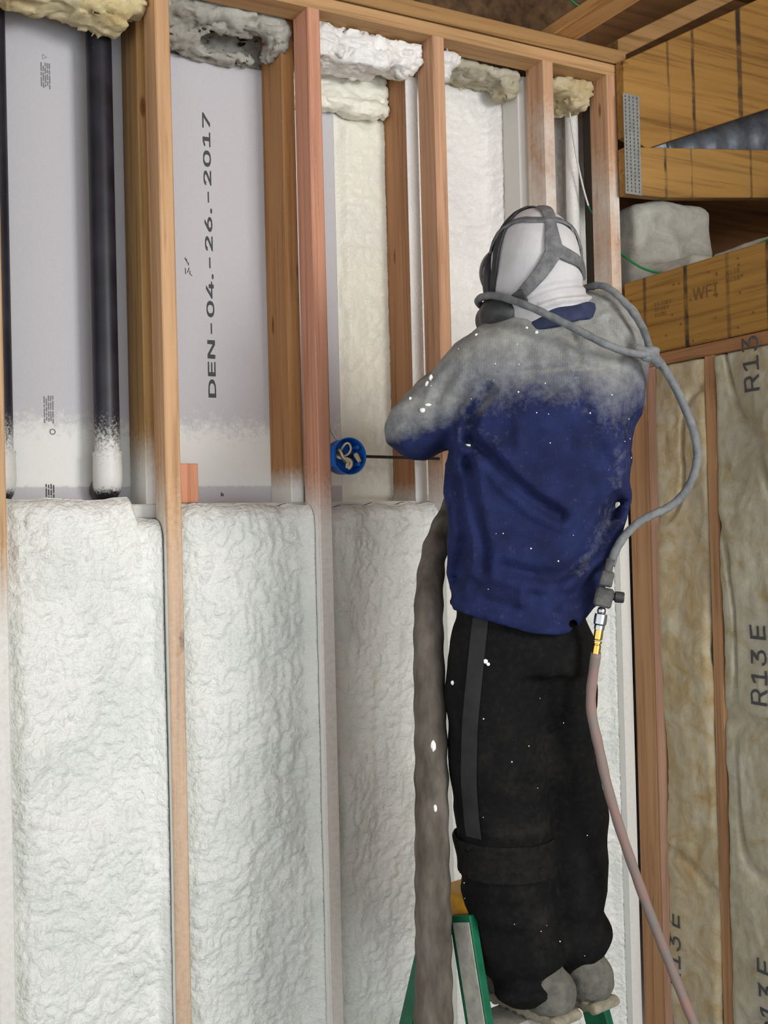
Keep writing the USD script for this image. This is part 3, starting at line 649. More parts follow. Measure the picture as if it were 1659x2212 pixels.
# ------------------------------------------------------------------ stamps on the gypsum boards
def gyp(mesh, name, m, label=None): part(wo, name, mesh, m, label)
gyp(put_text('DEN-04.-26.-2017', .021, (.195, .2597, 2.013), (0, 0, 1), (-1, 0, 0), .0006, bold=True, stretch=2.85), 'stamp', 'print_black', 'black stamped date code')
def small_print(x0, x1, z0, z1, rows, seed):
    r = np.random.default_rng(seed); ms = []
    for i in range(rows):
        x = x0 + (x1 - x0) * (i + .5) / rows; z = z0 + min(.02, .2 * (z1 - z0)) * r.random()
        while z < z1 - .008:
            L = min(.006 + .02 * r.random(), z1 - z); ms.append(cbox(x - .0016, x + .0016, .2592, .2599, z, z + L, .0002)); z += L + .003
    return join(*ms)
gyp(small_print(-.262, -.236, 2.80, 2.87, 5, 1), 'small_print', 'print_faint', 'small grey printed block')
gyp(small_print(-.272, -.245, 1.935, 2.01, 5, 2), 'small_print', 'print_faint', 'small grey printed block')
gyp(small_print(-.272, -.247, 1.735, 1.783, 4, 3), 'small_print', 'print_black', 'small black printed block')
gyp(small_print(.202, .211, 1.745, 1.758, 2, 4), 'small_print', 'print_black', 'small black printed mark')
def ring(r, w, at, n=24):
    return lathe([(r - w, 0), (r - w, .0006), (r, .0006), (r, 0)], n, (0, -1, 0), at)
gyp(ring(.008, .003, (-.250, .2598, 1.917)), 'print_mark', 'print_faint')
gyp(ring(.008, .002, (-.252, .2598, 2.885), 3), 'print_mark', 'print_faint')
hw = [tube(np.array(p) + [0, .2592, 0], .0011, 6) for p in (
    [(.118, 0, 2.398), (.121, 0, 2.388), (.124, 0, 2.386)], [(.114, 0, 2.401), (.119, 0, 2.391)], [(.124, 0, 2.388), (.124, 0, 2.380)],
    [(.115, 0, 2.372), (.116, 0, 2.356)], [(.126, 0, 2.374), (.121, 0, 2.360)], [(.128, 0, 2.366), (.128, 0, 2.356), (.134, 0, 2.353)])]
gyp(join(*hw), 'handwriting', 'handwriting', 'pencilled fraction')

# ------------------------------------------------------------------ electrical box, cables, scrap block
t = thing('electrical_box', 'round blue plastic electrical box nailed to the reddish stud, full of wires', 'electrical box', (.470, .0, 1.843))
c0 = (.468, -.004, 1.843)
part(t, 'shell', lathe([(.0, .060), (.043, .060), (.047, .052), (.0485, .0), (.0500, -.001), (.0500, -.004), (.0478, -.004), (.0455, .0), (.0445, .050), (.0, .052)], 40, (0, 1, 0), c0), 'box_blue', smooth=30)
part(t, 'nail_bracket', cbox(.4155, .434, .003, .05, 1.815, 1.872, .002), 'box_blue')
for k, (dx, dz) in enumerate(((.008, .030), (.010, -.027))):
    part(t, 'screw_boss', lathe([(0, -.002), (.005, -.002), (.006, .0), (.006, .045), (0, .045)], 14, (0, 1, 0), (c0[0] + dx + .018, c0[1], c0[2] + dz * .8)), 'box_blue')
def wire(parent, pts, r, m, n=30): part(parent, 'wire', tube(spline(pts, n), r, 9), m, smooth=True)
X0, Z0 = c0[0], c0[2]
wire(t, [(X0 - .008, .04, Z0 + .01), (X0 - .016, .0, Z0 + .024), (X0 - .008, -.014, Z0 + .034), (X0 + .002, -.012, Z0 + .022), (X0 - .006, -.008, Z0 + .004), (X0 - .022, -.006, Z0 + .002)], .0030, 'wire_beige')
wire(t, [(X0 - .02, .03, Z0 + .0), (X0 - .026, -.006, Z0 + .012), (X0 - .022, -.014, Z0 - .004), (X0 - .012, -.012, Z0 - .014), (X0 - .004, -.012, Z0 - .018)], .0036, 'wire_beige')
wire(t, [(X0 - .024, .02, Z0 + .004), (X0 - .02, -.010, Z0 - .006), (X0 - .002, -.014, Z0 - .012), (X0 + .002, -.012, Z0 - .022), (X0 - .006, -.008, Z0 - .034)], .0045, 'wire_beige')
wire(t, [(X0 - .026, .01, Z0 + .01), (X0 - .028, -.010, Z0 - .002), (X0 - .016, -.014, Z0 - .020)], .0025, 'regulator_grey')
part(t, 'wire_nut', lathe([(0, -.016), (.0055, -.015), (.0075, .004), (.0065, .010), (0, .010)], 14, (-.25, .45, .85), (X0 + .024, -.004, Z0 - .002)), 'wire_beige', smooth=30)
part(t, 'wire_nut', lathe([(0, -.012), (.005, -.012), (.0065, .004), (0, .008)], 14, (.3, .6, -.7), (X0 - .006, -.006, Z0 - .026)), 'wire_beige', smooth=30)
t = thing('hanger_rod', 'thin dark rod running level from the blue electrical box to the next stud', 'rod', (.6, .02, 1.845))
part(t, 'rod', tube(np.array([(.414 + .355 * k / 20, .024, 1.8465 - .006 * k / 20) for k in range(21)]), .0042, 10), 'rod_dark', smooth=True)
t = thing('electrical_cable', 'short white cable entering the top of the blue electrical box', 'cable', (.44, .03, 1.9))
part(t, 'sheath', tube(spline([(.417, .050, 2.00), (.424, .044, 1.955), (.436, .036, 1.915), (.450, .030, 1.888)], 24), .0045, 10, flat=.6), 'white_wire', smooth=True)
t = thing('corner_wire', 'thin white and green wire hanging in the narrow corner bay', 'wire', (1.37, .12, 2.8))
part(t, 'wire', tube(spline([(1.356, .135, 2.975), (1.358, .125, 2.90), (1.361, .115, 2.83), (1.372, .110, 2.76), (1.388, .106, 2.69), (1.40, .105, 2.655)], 40), .0030, 8), 'white_wire', 'white length', smooth=True)
part(t, 'wire_end', tube(spline([(1.40, .105, 2.655), (1.412, .103, 2.635), (1.428, .098, 2.615)], 14), .0030, 8), 'green_wire', 'green tip', smooth=True)
t = thing('ground_wire', 'green wire sagging between the corner stud and the wide beam', 'wire', (1.46, -.1, 2.42))
part(t, 'wire', tube(spline([(1.452, .05, 2.50), (1.462, .026, 2.487), (1.47, -.032, 2.442), (1.49, -.112, 2.402), (1.52, -.25, 2.385), (1.52, -.42, 2.402), (1.52, -.56, 2.415)], 40), .0035, 8), 'green_wire', smooth=True)
t = thing('ground_wire', 'curly green wire end hanging in the dark above the plates', 'wire', (1.43, .1, 3.28))
part(t, 'wire', tube(spline([(1.33, .12, 3.40), (1.35, .11, 3.31), (1.39, .10, 3.285), (1.43, .10, 3.278), (1.437, .10, 3.262), (1.432, .10, 3.245)], 40), .0034, 8), 'green_wire', smooth=True)
t = thing('scrap_block', 'small salmon-coloured wood block against the tan stud above the foam', 'wood block', (.06, .14, 1.727))
part(t, 'block', cbox(.010, .091, .125, .155, 1.7265, 1.829, .002), 'block_pink')

# ------------------------------------------------------------------ the worker (local frame: x to his right as seen, y away from the camera, z up)
PB, PR = (.555, -.692, .60), -36.55
person = thing('person', 'person in dusty blue shirt, black trousers, white hood and respirator, left elbow raised', 'person', PB, rotz=PR)
from scipy.interpolate import PchipInterpolator as PCH
def D(*q): return np.array(q, float)
zt = [1.36, 1.42, 1.47, 1.54, 1.63, 1.73, 1.80, 1.90, 1.99, 2.045, 2.09, 2.13]
tl = PCH(zt, [-.185, -.187, -.184, -.178, -.182, -.185, -.176, -.150, -.115, -.075, -.02, .03])
tr = PCH(zt, [.118, .122, .128, .154, .184, .201, .213, .236, .246, .225, .165, .11])
tb = PCH(zt, [.120, .121, .119, .117, .120, .126, .132, .132, .118, .098, .066, .04])
ty = PCH(zt, [0, 0, 0, 0, -.002, -.006, -.010, -.008, .004, .014, .02, .02])
SHL, ELL_, WRL = D(-.055, -.02, 1.985), D(-.243, .0, 1.866), D(-.200, .185, 1.985)
SHR, ELR, WRR = D(.158, .06, 2.048), D(.205, .31, 1.955), D(.01, .40, 1.995)
folds = [([(-.124, 1.823), (-.082, 1.793), (-.045, 1.744), (.011, 1.694), (.06, 1.665)], .010, .011), ([(-.131, 1.79), (-.118, 1.683), (-.102, 1.606), (-.10, 1.56)], .008, .010),
         ([(-.06, 1.560), (.045, 1.535), (.122, 1.59), (.178, 1.690)], .008, .013), ([(.0, 1.50), (.08, 1.50), (.13, 1.545)], .006, .012), ([(-.15, 1.74), (-.14, 1.63), (-.16, 1.54)], .006, .012),
         ([(.10, 1.93), (.12, 1.84), (.16, 1.76)], .004, .013), ([(.09, 2.045), (.105, 2.0), (.10, 1.975)], .005, .008), ([(.17, 2.07), (.20, 2.03), (.215, 2.0)], .005, .008),
         ([(-.08, 1.93), (-.12, 1.88), (-.13, 1.84)], .006, .010), ([(-.15, 1.98), (-.19, 1.93), (-.2, 1.87)], .004, .010), ([(-.1, 1.49), (-.03, 1.47), (.04, 1.475)], .004, .010)]
def polyd(P, pts):
    d = None
    for a, b in zip(pts[:-1], pts[1:]):
        a, b = np.array(a), np.array(b); e = b - a; q = P[:, [0, 2]]; t = np.clip((q - a) @ e / (e @ e), 0, 1); s = np.linalg.norm(q - a - t[:, None] * e, axis=1)
        d = s if d is None else np.minimum(d, s)
    return d
def hemz(x): return np.interp(x, [-.19, -.095, -.006, .05, .085, .125], [1.476, 1.450, 1.424, 1.418, 1.428, 1.470])
def shirt_sdf(P, wr=True):
    x, y, z = P.T; zc = np.clip(z, 1.36, 2.13)
    L, Rr, b, cy = tl(zc), tr(zc), tb(zc), ty(zc); a = (Rr - L) / 2; c = (L + Rr) / 2
    k = (np.abs((x - c) / a) ** 2.5 + np.abs((y - cy) / b) ** 2.5) ** .4
    d = smax((k - 1) * np.minimum(a, b) * .95, z - 2.135, .03)
    d = smin(d, capsule(P, (-.02, 0, 2.02), (.15, .035, 2.055), .085, .085), .05)
    d = smin(d, capsule(P, SHR, SHR + [.0, .01, 0], .094, .094), .04)
    d = smin(d, smin(capsule(P, SHR, ELR, .09, .066), capsule(P, ELR, WRR, .066, .046), .03), .03)
    arm = smin(capsule(P, SHL, ELL_, .098, .066), capsule(P, ELL_, WRL, .066, .046), .02)
    arm = smin(arm, capsule(P, D(-.10, -.01, 1.96), D(-.21, .05, 1.90), .092, .068), .03)
    d = smin(d, arm, .022)
    if wr:
        q = P * [9, 9, 6]
        d = d + .016 * (fbm(q, 3, 3) - .5) + .008 * (billow(P * [24, 24, 12] + [[3, 0, 0]] * 1, 6) - .5) + .002 * (noise(P * 55, 8) - .5)
        for pts, dep, w in folds:
            s = polyd(P, pts); d = d + np.where(y < .06, 1.5 * dep * np.exp(-(s / w) ** 2) - .9 * dep * np.exp(-((s - 2.2 * w) / w) ** 2), 0)
    # yoke seam
    s = polyd(P, [(-.12, 1.955), (-.077, 1.969), (.009, 1.966), (.149, 1.970), (.235, 1.990)]); d = d + np.where(y < 0, .0035 * np.exp(-(s / .003) ** 2), 0)
    hl = np.linalg.norm(P[:, [0, 2]] - [.078, 1.440], axis=1) - .010     # torn hole by the hem
    d = np.where(y < 0, smax(d, -hl, .004), d)
    d = smax(d, hemz(x) - z, .006)
    hd = hemz(x) + .012 - z; d = d - .0015 * np.exp(-(hd / .006) ** 2)
    w1 = (P - WRL) @ (WRL - ELL_) / np.linalg.norm(WRL - ELL_); w2 = (P - WRR) @ (WRR - ELR) / np.linalg.norm(WRR - ELR)
    d = np.where((np.linalg.norm(P - WRL, axis=1) < .09) & (x < -.05), smax(d, w1 - .004, .004), d)
    return np.where((np.linalg.norm(P - WRR, axis=1) < .09), smax(d, w2 - .004, .004), d)
V, F = nets(shirt_sdf, (-.34, -.17, 1.39), (.31, .47, 2.19), .0068)
N = vnorm(V, F)
dust = .84 * sstep(1.845, 2.03, V[:, 2] + .035 * (fbm(V * 12, 3, 2) - .5)) + .55 * sstep(.25, .85, N[:, 2]) * sstep(1.78, 1.9, V[:, 2]) + .10 * fbm(V * 14, 3, 4) - .03
dust = dust + .22 * np.exp(-((V[:, 0] - .17) / .05) ** 2) * sstep(1.75, 1.9, V[:, 2]) - .25 * sstep(-.3, -.8, N[:, 2])
arm_ = sstep(-.10, -.17, V[:, 0]); dust += arm_ * .62 * sstep(-.075, .03, (V[:, 2] - 1.866) - .62 * (V[:, 0] + .243) + .03 * (fbm(V * 20, 3, 6) - .5)) * sstep(1.80, 1.86, V[:, 2]) * sstep(.85, .3, dust)
dust += .16 * np.exp(-(polyd(V, [(.10, 1.56), (.16, 1.66), (.18, 1.78)]) / .02) ** 2)
shirt = part(person, 'shirt', (V, F), 'shirt_blue', 'blue shirt, grey with dust over shoulders and raised arm', smooth=True, attr={'dust': np.clip(dust, 0, 1)})
# where the camera-side surface of a shape lies
def back_y(fn, x, z, y0=-.3, y1=.1, n=60):
    ys = np.linspace(y0, y1, n); d = fn(np.c_[np.full(n, x), ys, np.full(n, z)]); i = int(np.argmax(d < 0))
    if i == 0: return None
    t = d[i - 1] / (d[i - 1] - d[i]); return ys[i - 1] + t * (ys[i] - ys[i - 1])
fl = []
def blob(c, r, seed, sx=1.0, sz=1.0):
    s = trimesh.creation.icosphere(subdivisions=2, radius=1); v = s.vertices * (1 + .5 * (noise(s.vertices * 1.7 + seed, seed) - .5))[:, None] * [r * sx, r * .6, r * sz]
    return v + np.array(c), s.faces
for i, (x, z, r, sx, sz) in enumerate([(-.224, 1.897, .006, 1.1, .8), (-.212, 1.908, .0045, 1.6, .7), (-.205, 1.966, .006, .8, 1.3), (-.214, 1.955, .005, 1, 1.2), (-.252, 1.925, .003, 1, 1.6), (-.106, 2.052, .003, 1, 1), (.02, 2.049, .0035, 1, 1), (-.129, 1.817, .004, 1.6, .8), (.0, 2.06, .003, 1, 1)]
        + [(-.28 + .5 * R.random(), 1.5 + .55 * R.random(), .0009 + .001 * R.random(), 1, 1) for _ in range(34)]):
    y = back_y(shirt_sdf, x, z)
    if y is not None: fl.append(blob((x, y, z), r, i, sx, sz))
part(shirt, 'foam_fleck', join(*fl), 'fleck_white', 'white foam flecks', kind='stuff', smooth=True)

# trousers
lgl = [(-.080, -.008, 1.38, .102), (-.088, -.010, 1.28, .106), (-.086, 0, 1.13, .103), (-.079, .012, 1.0, .102), (-.073, .004, .88, .096), (-.058, -.004, .80, .089), (-.044, -.008, .73, .080), (-.038, -.012, .668, .080)]
lgr = [(.022, .02, 1.38, .095), (.034, .045, 1.28, .092), (.050, .065, 1.13, .080), (.062, .075, 1.0, .080), (.064, .07, .88, .076), (.056, .066, .80, .072), (.062, .064, .75, .076), (.064, .06, .70, .066)]
def chain(P, L, k=.03):
    d = None
    for a, b in zip(L[:-1], L[1:]):
        s = capsule(P, a[:3], b[:3], a[3], b[3]); d = s if d is None else smin(d, s, k)
    return d
def left_leg(P): return chain(P, lgl, .02)
def trousers_sdf(P, wr=True):
    x, y, z = P.T
    pel = smax(((np.abs((x + .034) / (.150 - .35 * np.clip(z - 1.40, 0, .05))) ** 2.4 + np.abs(y / (.112 - .4 * np.clip(z - 1.38, 0, .06))) ** 2.4) ** (1 / 2.4) - 1) * .11, np.abs(z - 1.42) - .09, .02)
    d = smin(smin(left_leg(P), chain(P, lgr, .02), .012), pel, .02)
    d = smax(d, z - 1.50, .01)
    if wr:
        low = sstep(.95, .68, z)
        d = d + .010 * (fbm(P * [10, 10, 7], 3, 31) - .5) + .005 * (billow(P * [22, 22, 18], 33) - .5) + (.004 + .008 * low) * np.sin(z * (70 + 40 * low) + 4 * noise(P * 9, 35)) * (.3 + low)* .6
        for zb, w in ((.985, .006), (.895, .006)):
            d = d + np.where(x < .02, .004 * np.exp(-((z - zb + .02 * (x + .07)) / w) ** 2), 0)
    cut = np.where(x < .028, .650 + .08 * np.maximum(x + .02, 0) - .02 * np.sin((x + .1) * 30), .688 + .012 * np.sin(x * 90))
    return smax(d, cut - z, .012)
V, F = nets(trousers_sdf, (-.225, -.16, .60), (.175, .20, 1.52), .0075)
dust = .25 * sstep(.55, .75, fbm(V * [9, 9, 6], 3, 41)) + .3 * np.exp(-((V[:, 2] - 1.012) / .018) ** 2) * (V[:, 0] < .02) * sstep(-.13, -.08, V[:, 0]) + .32 * np.exp(-(((V[:, 0] - .0) / .02) ** 2 + ((V[:, 2] - .815) / .03) ** 2)) + .12
trousers = part(person, 'trousers', (V, F), 'trouser_black', 'black work trousers with baggy hems', smooth=True, attr={'dust': np.clip(dust * .7 + .02, 0, 1)})
def decal(fn, fpos, us, ws, off, th):
    """a strip of cloth lying on the camera side of a shape"""
    P = np.zeros((len(us), len(ws), 3))
    for i, u in enumerate(us):
        for j, w in enumerate(ws):
            x, z = fpos(u, w); y = back_y(fn, x, z, n=90); P[i, j] = (x, (y if y is not None else .0) - off, z)
    G = P.reshape(-1, 3); a, b = len(us), len(ws); i, j = np.meshgrid(np.arange(a - 1), np.arange(b - 1), indexing='ij'); k = (i * b + j).ravel(); n = len(G)
    F1 = np.vstack([np.c_[k, k + b, k + b + 1], np.c_[k, k + b + 1, k + 1]]); rim = np.r_[np.arange(b), np.arange(1, a) * b + b - 1, (a - 1) * b + np.arange(b - 2, -1, -1), np.arange(a - 2, 0, -1) * b]
    r2 = np.roll(rim, -1); return np.vstack([G, G + [0, th, 0]]), np.vstack([F1, F1[:, ::-1] + n, np.c_[rim, rim + n, r2 + n], np.c_[rim, r2 + n, r2]])
sx_ = PCH([.99, 1.105, 1.201, 1.346, 1.46], [-.139, -.146, -.142, -.126, -.112])
part(trousers, 'side_stripe', decal(trousers_sdf, lambda u, w: (float(sx_(w)) + (u - .5) * .034, w), np.linspace(0, 1, 6), np.linspace(.992, 1.455, 60), .0025, .004), 'stripe_grey', 'dark grey stripe down the left leg', smooth=40)
bt = nets(lambda P: smax(np.abs(left_leg(P) - .004) - .0035, np.abs(P[:, 2] - .94 + .02 * (P[:, 0] + .07)) - .040, .003) + .002 * (noise(P * 30, 3) - .5), (-.21, -.13, .88), (.05, .14, 1.0), .0045)
part(trousers, 'knee_pad_strap', bt, 'trouser_black', 'band of a knee pad strap', smooth=True, attr={'dust': np.full(len(bt[0]), .22)})
fl = []
for i, (x, z, r) in enumerate([(-.103, 1.368, .005), (-.098, 1.362, .004), (-.175, 1.318, .005)] + [(-.17 + .28 * R.random(), .7 + .6 * R.random(), .0009 + .0008 * R.random()) for _ in range(16)]):
    y = back_y(trousers_sdf, x, z)
    if y is not None: fl.append(blob((x, y, z), r, 100 + i))
part(trousers, 'foam_fleck', join(*fl), 'fleck_white', 'white foam flecks', kind='stuff', smooth=True)

# boots
TOE = D(-.727, .687, 0); LAT = D(.687, .727, 0)
def boot(heel, top, seed):
    h = D(*heel); HT = h[2]
    def up_(P):
        d = chain(P, [(*(h + TOE * .02 + [0, 0, .055]), .045), (*(D(*top)), .052)], .03)
        d = smin(d, chain(P, [(*(h + TOE * .02 + [0, 0, .052]), .046), (*(h + TOE * .11 + [0, 0, .052]), .047), (*(h + TOE * .2 + [0, 0, .042]), .042)], .03), .03)
        d = smax(d, HT + .016 - P[:, 2], .004)
        return d + .007 * (fbm(P * 22, 3, seed) - .5) + .004 * (billow(P * [20, 20, 50], seed + 1) - .5)
    lo = np.minimum(h, h + TOE * .25) - [.08, .08, .0]; hi = np.maximum(h, h + TOE * .25) + [.08, .08, .21]
    b = part(person, 'boot', nets(up_, lo, hi, .006), 'suede', smooth=True)
    def sole(P):
        q = P - h; u = q @ TOE; w = q @ LAT; wd = np.interp(u, [-.03, .05, .12, .2, .25], [.040, .044, .043, .049, .034])
        s = np.maximum(np.abs(w) - wd, np.abs(u - .11) - .142); return smax(s, np.abs(q[:, 2] - .011) - .0108 - .002 * np.sin(u * 260), .006)
    part(b, 'sole', nets(sole, lo - [0, 0, .01], np.r_[hi[:2], HT + .04], .005), 'sole', smooth=40)
boot((.028, -.045, .601), (-.03, -.01, .72), 51)
boot((.112, .03, .601), (.062, .062, .74), 55)

# body under the clothes, one continuous figure
HC = D(.021, .0, 2.205); FD = D(-.64, .766, -.06); FD /= np.linalg.norm(FD); HL = np.cross(FD, [0, 0, 1.0]); HL /= np.linalg.norm(HL); HU = np.cross(HL, FD); HF = np.stack([HL, FD, HU], 1)
def in_head(P): return (P - HC) @ HF
def head_sdf(P, g=0.0):
    q = in_head(P); d = ell(q, (0, 0, .005), (.078 + g, .098 + g, .112 + g)); d = smin(d, ell(q, (0, .028, -.055), (.058 + g, .062 + g, .058 + g)), .03)
    return d
def body_sdf(P):
    q = in_head(P); d = head_sdf(P)
    d = smin(d, capsule(q, (0, .098, .0), (0, .112, -.022), .009, .013), .012)                    # nose
    for s in (-1, 1):
        d = smin(d, ell(q, (s * .077, -.005, -.005), (.012, .018, .030)), .008)                   # ears
        d = smax(d, -(np.linalg.norm(q - [s * .031, .100, .008], axis=1) - .014), .012)           # eye sockets
        d = np.minimum(d, np.linalg.norm(q - [s * .031, .083, .008], axis=1) - .0115)             # eyes
    d = smin(d, ell(q, (0, .088, -.058), (.024, .010, .007)), .006)                               # lips
    d = smin(d, capsule(P, HC + [.008, 0, -.07], D(.045, .0, 2.06), .052, .058), .03)
    d = smin(d, chain(P, [(.05, .0, 2.0, .085), (.02, 0, 1.8, .100), (-.01, 0, 1.6, .09), (-.03, 0, 1.47, .075)], .05), .04)
    d = smin(d, smin(capsule(P, SHR, ELR, .052, .042), capsule(P, ELR, WRR, .042, .03), .02), .04); d = smin(d, smin(capsule(P, SHL, ELL_, .052, .042), capsule(P, ELL_, WRL, .042, .03), .02), .03)
    for L in (lgl, lgr): d = smin(d, chain(P, [(a[0], a[1], a[2], a[3] * .60) for a in L], .03), .03)
    return d
part(person, 'body', nets(body_sdf, (-.30, -.12, .63), (.27, .46, 2.34), .0105), 'skin', smooth=True)

# hood, collar
def hood_sdf(P, wr=True):
    q = in_head(P); d = head_sdf(P, .010)
    d = smin(d, capsule(P, D(.032, -.002, 2.15), D(.062, -.002, 2.085), .070, .078), .05)
    if wr:
        z = P[:, 2] - .25 * P[:, 0]
        d = d + .0038 * np.sin(z * 280 + 5 * noise(P * [14, 14, 8], 3)) * sstep(2.19, 2.13, P[:, 2]) * sstep(-.04, .06, P[:, 0]) + .004 * (fbm(P * [18, 18, 14], 3, 5) - .5)
        d = d - .006 * sstep(2.118, 2.10, z) * (.6 + .8 * noise(P * 40, 9))
    d = smax(d, 2.062 + .24 * P[:, 0] + .006 * (noise(P * 60, 11) - .5) - P[:, 2], .004)
    face = ell(q, (0, .115, -.02), (.062, .075, .085)); return smax(d, -face, .006)
part(person, 'hood', nets(hood_sdf, (-.13, -.14, 2.02), (.18, .14, 2.35), .0048), 'hood_white', 'white cloth hood over head and neck', smooth=True)
def band(path, norms, width, thick, closed=False, crown=.25):
    """flat strap swept along a path, its face turned to the normals"""
    P = np.array(path, float); n = len(P); T = np.gradient(P, axis=0)
    if closed: T = (np.roll(P, -1, 0) - np.roll(P, 1, 0)) / 2
    T /= np.linalg.norm(T, axis=1, keepdims=True); Nn = np.array(norms, float); Nn = Nn - (Nn * T).sum(1, keepdims=True) * T; Nn /= np.linalg.norm(Nn, axis=1, keepdims=True); B = np.cross(T, Nn)
    w = np.broadcast_to(width, (n,))[:, None] / 2; h = thick
    sec = [(-1, 0), (-1, .6), (-.8, 1), (0, 1 + crown), (.8, 1), (1, .6), (1, 0)]
    V = np.stack([P + B * w * a + Nn * h * b for a, b in sec], 1); m = len(sec); V = V.reshape(-1, 3); F = []
    for i in range(n if closed else n - 1):
        for j in range(m):
            a, b = i * m + j, i * m + (j + 1) % m; c, e = ((i + 1) % n) * m + j, ((i + 1) % n) * m + (j + 1) % m; F += [(a, b, e), (a, e, c)]
    if not closed:
        for j in range(1, m - 1): F += [(0, j + 1, j), ((n - 1) * m, (n - 1) * m + j, (n - 1) * m + j + 1)]
    return V, np.array(F)
an = np.linspace(0, 2 * math.pi, 60, endpoint=False)
cp = np.c_[.066 + .083 * np.cos(an), .0 + .088 * np.sin(an), 2.078 + .24 * (.083 * np.cos(an)) - .03 * np.clip(np.sin(an), 0, 1)]
cn = np.c_[np.cos(an), np.sin(an), np.full(60, .25)]
part(person, 'collar', band(cp, cn, .036 + .004 * np.sin(an * 7), .009, True), 'collar_navy', 'dark navy shirt collar', smooth=50)

# respirator
def mask_sdf(P):
    q = in_head(P); d = ell(q, (0, .078, -.025), (.073, .056, .108))
    d = smin(d, ell(q, (0, .105, -.095), (.042, .042, .040)), .02)
    d = smin(d, np.linalg.norm(P - D(-.078, .055, 2.105), axis=1) - .036, .015)
    d = smin(d, ell(P, (-.045, .01, 2.105), (.058, .07, .052)), .02)
    rim = np.abs(q[:, 1] - .072) - .007; d = np.minimum(d, smax(ell(q, (0, .072, -.022), (.083, .09, .116)), rim, .004))
    return smax(d, -(hood_sdf(P, False) + .004), .003) + .0015 * (noise(P * 50, 4) - .5)
resp = part(person, 'respirator', nets(mask_sdf, (-.16, -.08, 2.03), (.09, .20, 2.34), .0045), 'mask_black', 'black full-face respirator', smooth=True)
part(resp, 'lens', nets(lambda P: smax(ell(in_head(P), (0, .100, .012), (.066, .048, .062)), -(ell(in_head(P), (0, .078, -.025), (.070, .053, .105))), .003), (-.15, .0, 2.12), (.08, .2, 2.31), .0045), 'mask_lens', 'clear visor', smooth=True)
def onto_hood(pts, n, off=.0035):
    c = D(.03, .0, 2.19); out = []
    for p in spline(pts, n):
        u = p - c; u /= np.linalg.norm(u); ts = np.linspace(.04, .2, 120); d = hood_sdf(c + ts[:, None] * u, False); i = np.argmax(d > 0); out.append(c + u * (ts[i] + off))
    out = np.array(out); nr = out - c; return out, nr
def strap(pts, w, n=26, th=.0045, off=.001, m='rubber_grey'):
    p, nr = onto_hood(pts, n, off); part(resp, 'strap', band(p, nr, w, th), m, smooth=50)
NODE = (.058, -.09, 2.214)
strap([(.036, .02, 2.318), (-.022, -.02, 2.300), (-.058, -.04, 2.258), (-.072, -.04, 2.217), (-.074, -.02, 2.17), (-.068, .0, 2.123)], .030, m='rubber_dark')
strap([(.066, -.09, 2.228), NODE, (.038, -.09, 2.182), (.009, -.09, 2.149), (-.024, -.07, 2.120)], np.interp(np.linspace(0, 1, 26), [0, .25, 1], [.042, .034, .022]), th=.005)
strap([NODE, (.056, -.09, 2.244), (.052, -.07, 2.275), (.040, -.03, 2.312)], np.interp(np.linspace(0, 1, 26), [0, .5, 1], [.040, .024, .03]))
strap([(.05, -.09, 2.210), NODE, (.084, -.085, 2.207), (.105, -.05, 2.197), (.114, -.01, 2.176)], np.interp(np.linspace(0, 1, 26), [0, .3, 1], [.030, .030, .022]), th=.0048)
strap([(-.074, .0, 2.245), (-.047, -.03, 2.278), (-.012, -.05, 2.283), (.031, -.07, 2.275), (.07, -.06, 2.276), (.1, -.03, 2.258), (.112, -.01, 2.222), (.116, .0, 2.19)], .019)
strap([(-.068, .03, 2.26), (-.03, .03, 2.31), (.03, .025, 2.325), (.083, .025, 2.312), (.112, .02, 2.262)], .026)
bk = onto_hood([(-.02, -.07, 2.122), (-.011, -.075, 2.129), (.0, -.08, 2.134)], 5, .004)
part(resp, 'buckle', band(bk[0], bk[1], .030, .008), 'mask_black', smooth=40)

# gloved hands closed round the gun
def frame(a, n): a = D(*a) / np.linalg.norm(a); n = D(*n) - a * (D(*n) @ a); n /= np.linalg.norm(n); return a, n, np.cross(a, n)
def hand(wrist, direc, palm, thumb_side):
    a, n, l = frame(direc, palm); w = D(*wrist); B = []
    pc = w + a * .045
    def bone(p, q, r0, r1): B.append((p, q, r0, r1))
    bone(w - a * .012, w + a * .02, .025, .027)
    for s in (-1, -.33, .33, 1): bone(w + a * .02 + l * s * .016, w + a * .078 + l * s * .028, .014, .0115)
    for s, L in ((-1, .82), (-.33, .98), (.33, 1.0), (1, .9)):
        s2 = s * thumb_side; p = w + a * .080 + l * s2 * .028; ang = .35; r = .0100
        if s == -1: L = .78
        for seg, dl, cu in ((.040, .0, .55), (.028, .0, .75), (.021, .0, .6)):
            dr = a * math.cos(ang) + n * math.sin(ang); q = p + dr * seg * L; bone(p, q, r, r - .0010); p = q; r -= .0009; ang += cu
    t0 = w + a * .025 + l * thumb_side * .026; dr = a * .62 + l * thumb_side * .62 + n * .45; dr /= np.linalg.norm(dr); t1 = t0 + dr * .042; dr2 = a * .8 + n * .62 - l * thumb_side * .05; dr2 /= np.linalg.norm(dr2); t2 = t1 + dr2 * .032; t3 = t2 + (dr2 * .8 + n * .5) * .022
    bone(t0, t1, .0155, .012); bone(t1, t2, .0118, .0105); bone(t2, t3, .0105, .009)
    def fn(P):
        d = None
        for p, q, r0, r1 in B:
            s = capsule(P, p, q, r0, r1); d = s if d is None else smin(d, s, .006)
        return d
    pts = np.array([b[0] for b in B] + [b[1] for b in B]); return nets(fn, pts.min(0) - .035, pts.max(0) + .035, .0034)
WL = WRL + (WRL - ELL_) / np.linalg.norm(WRL - ELL_) * .012
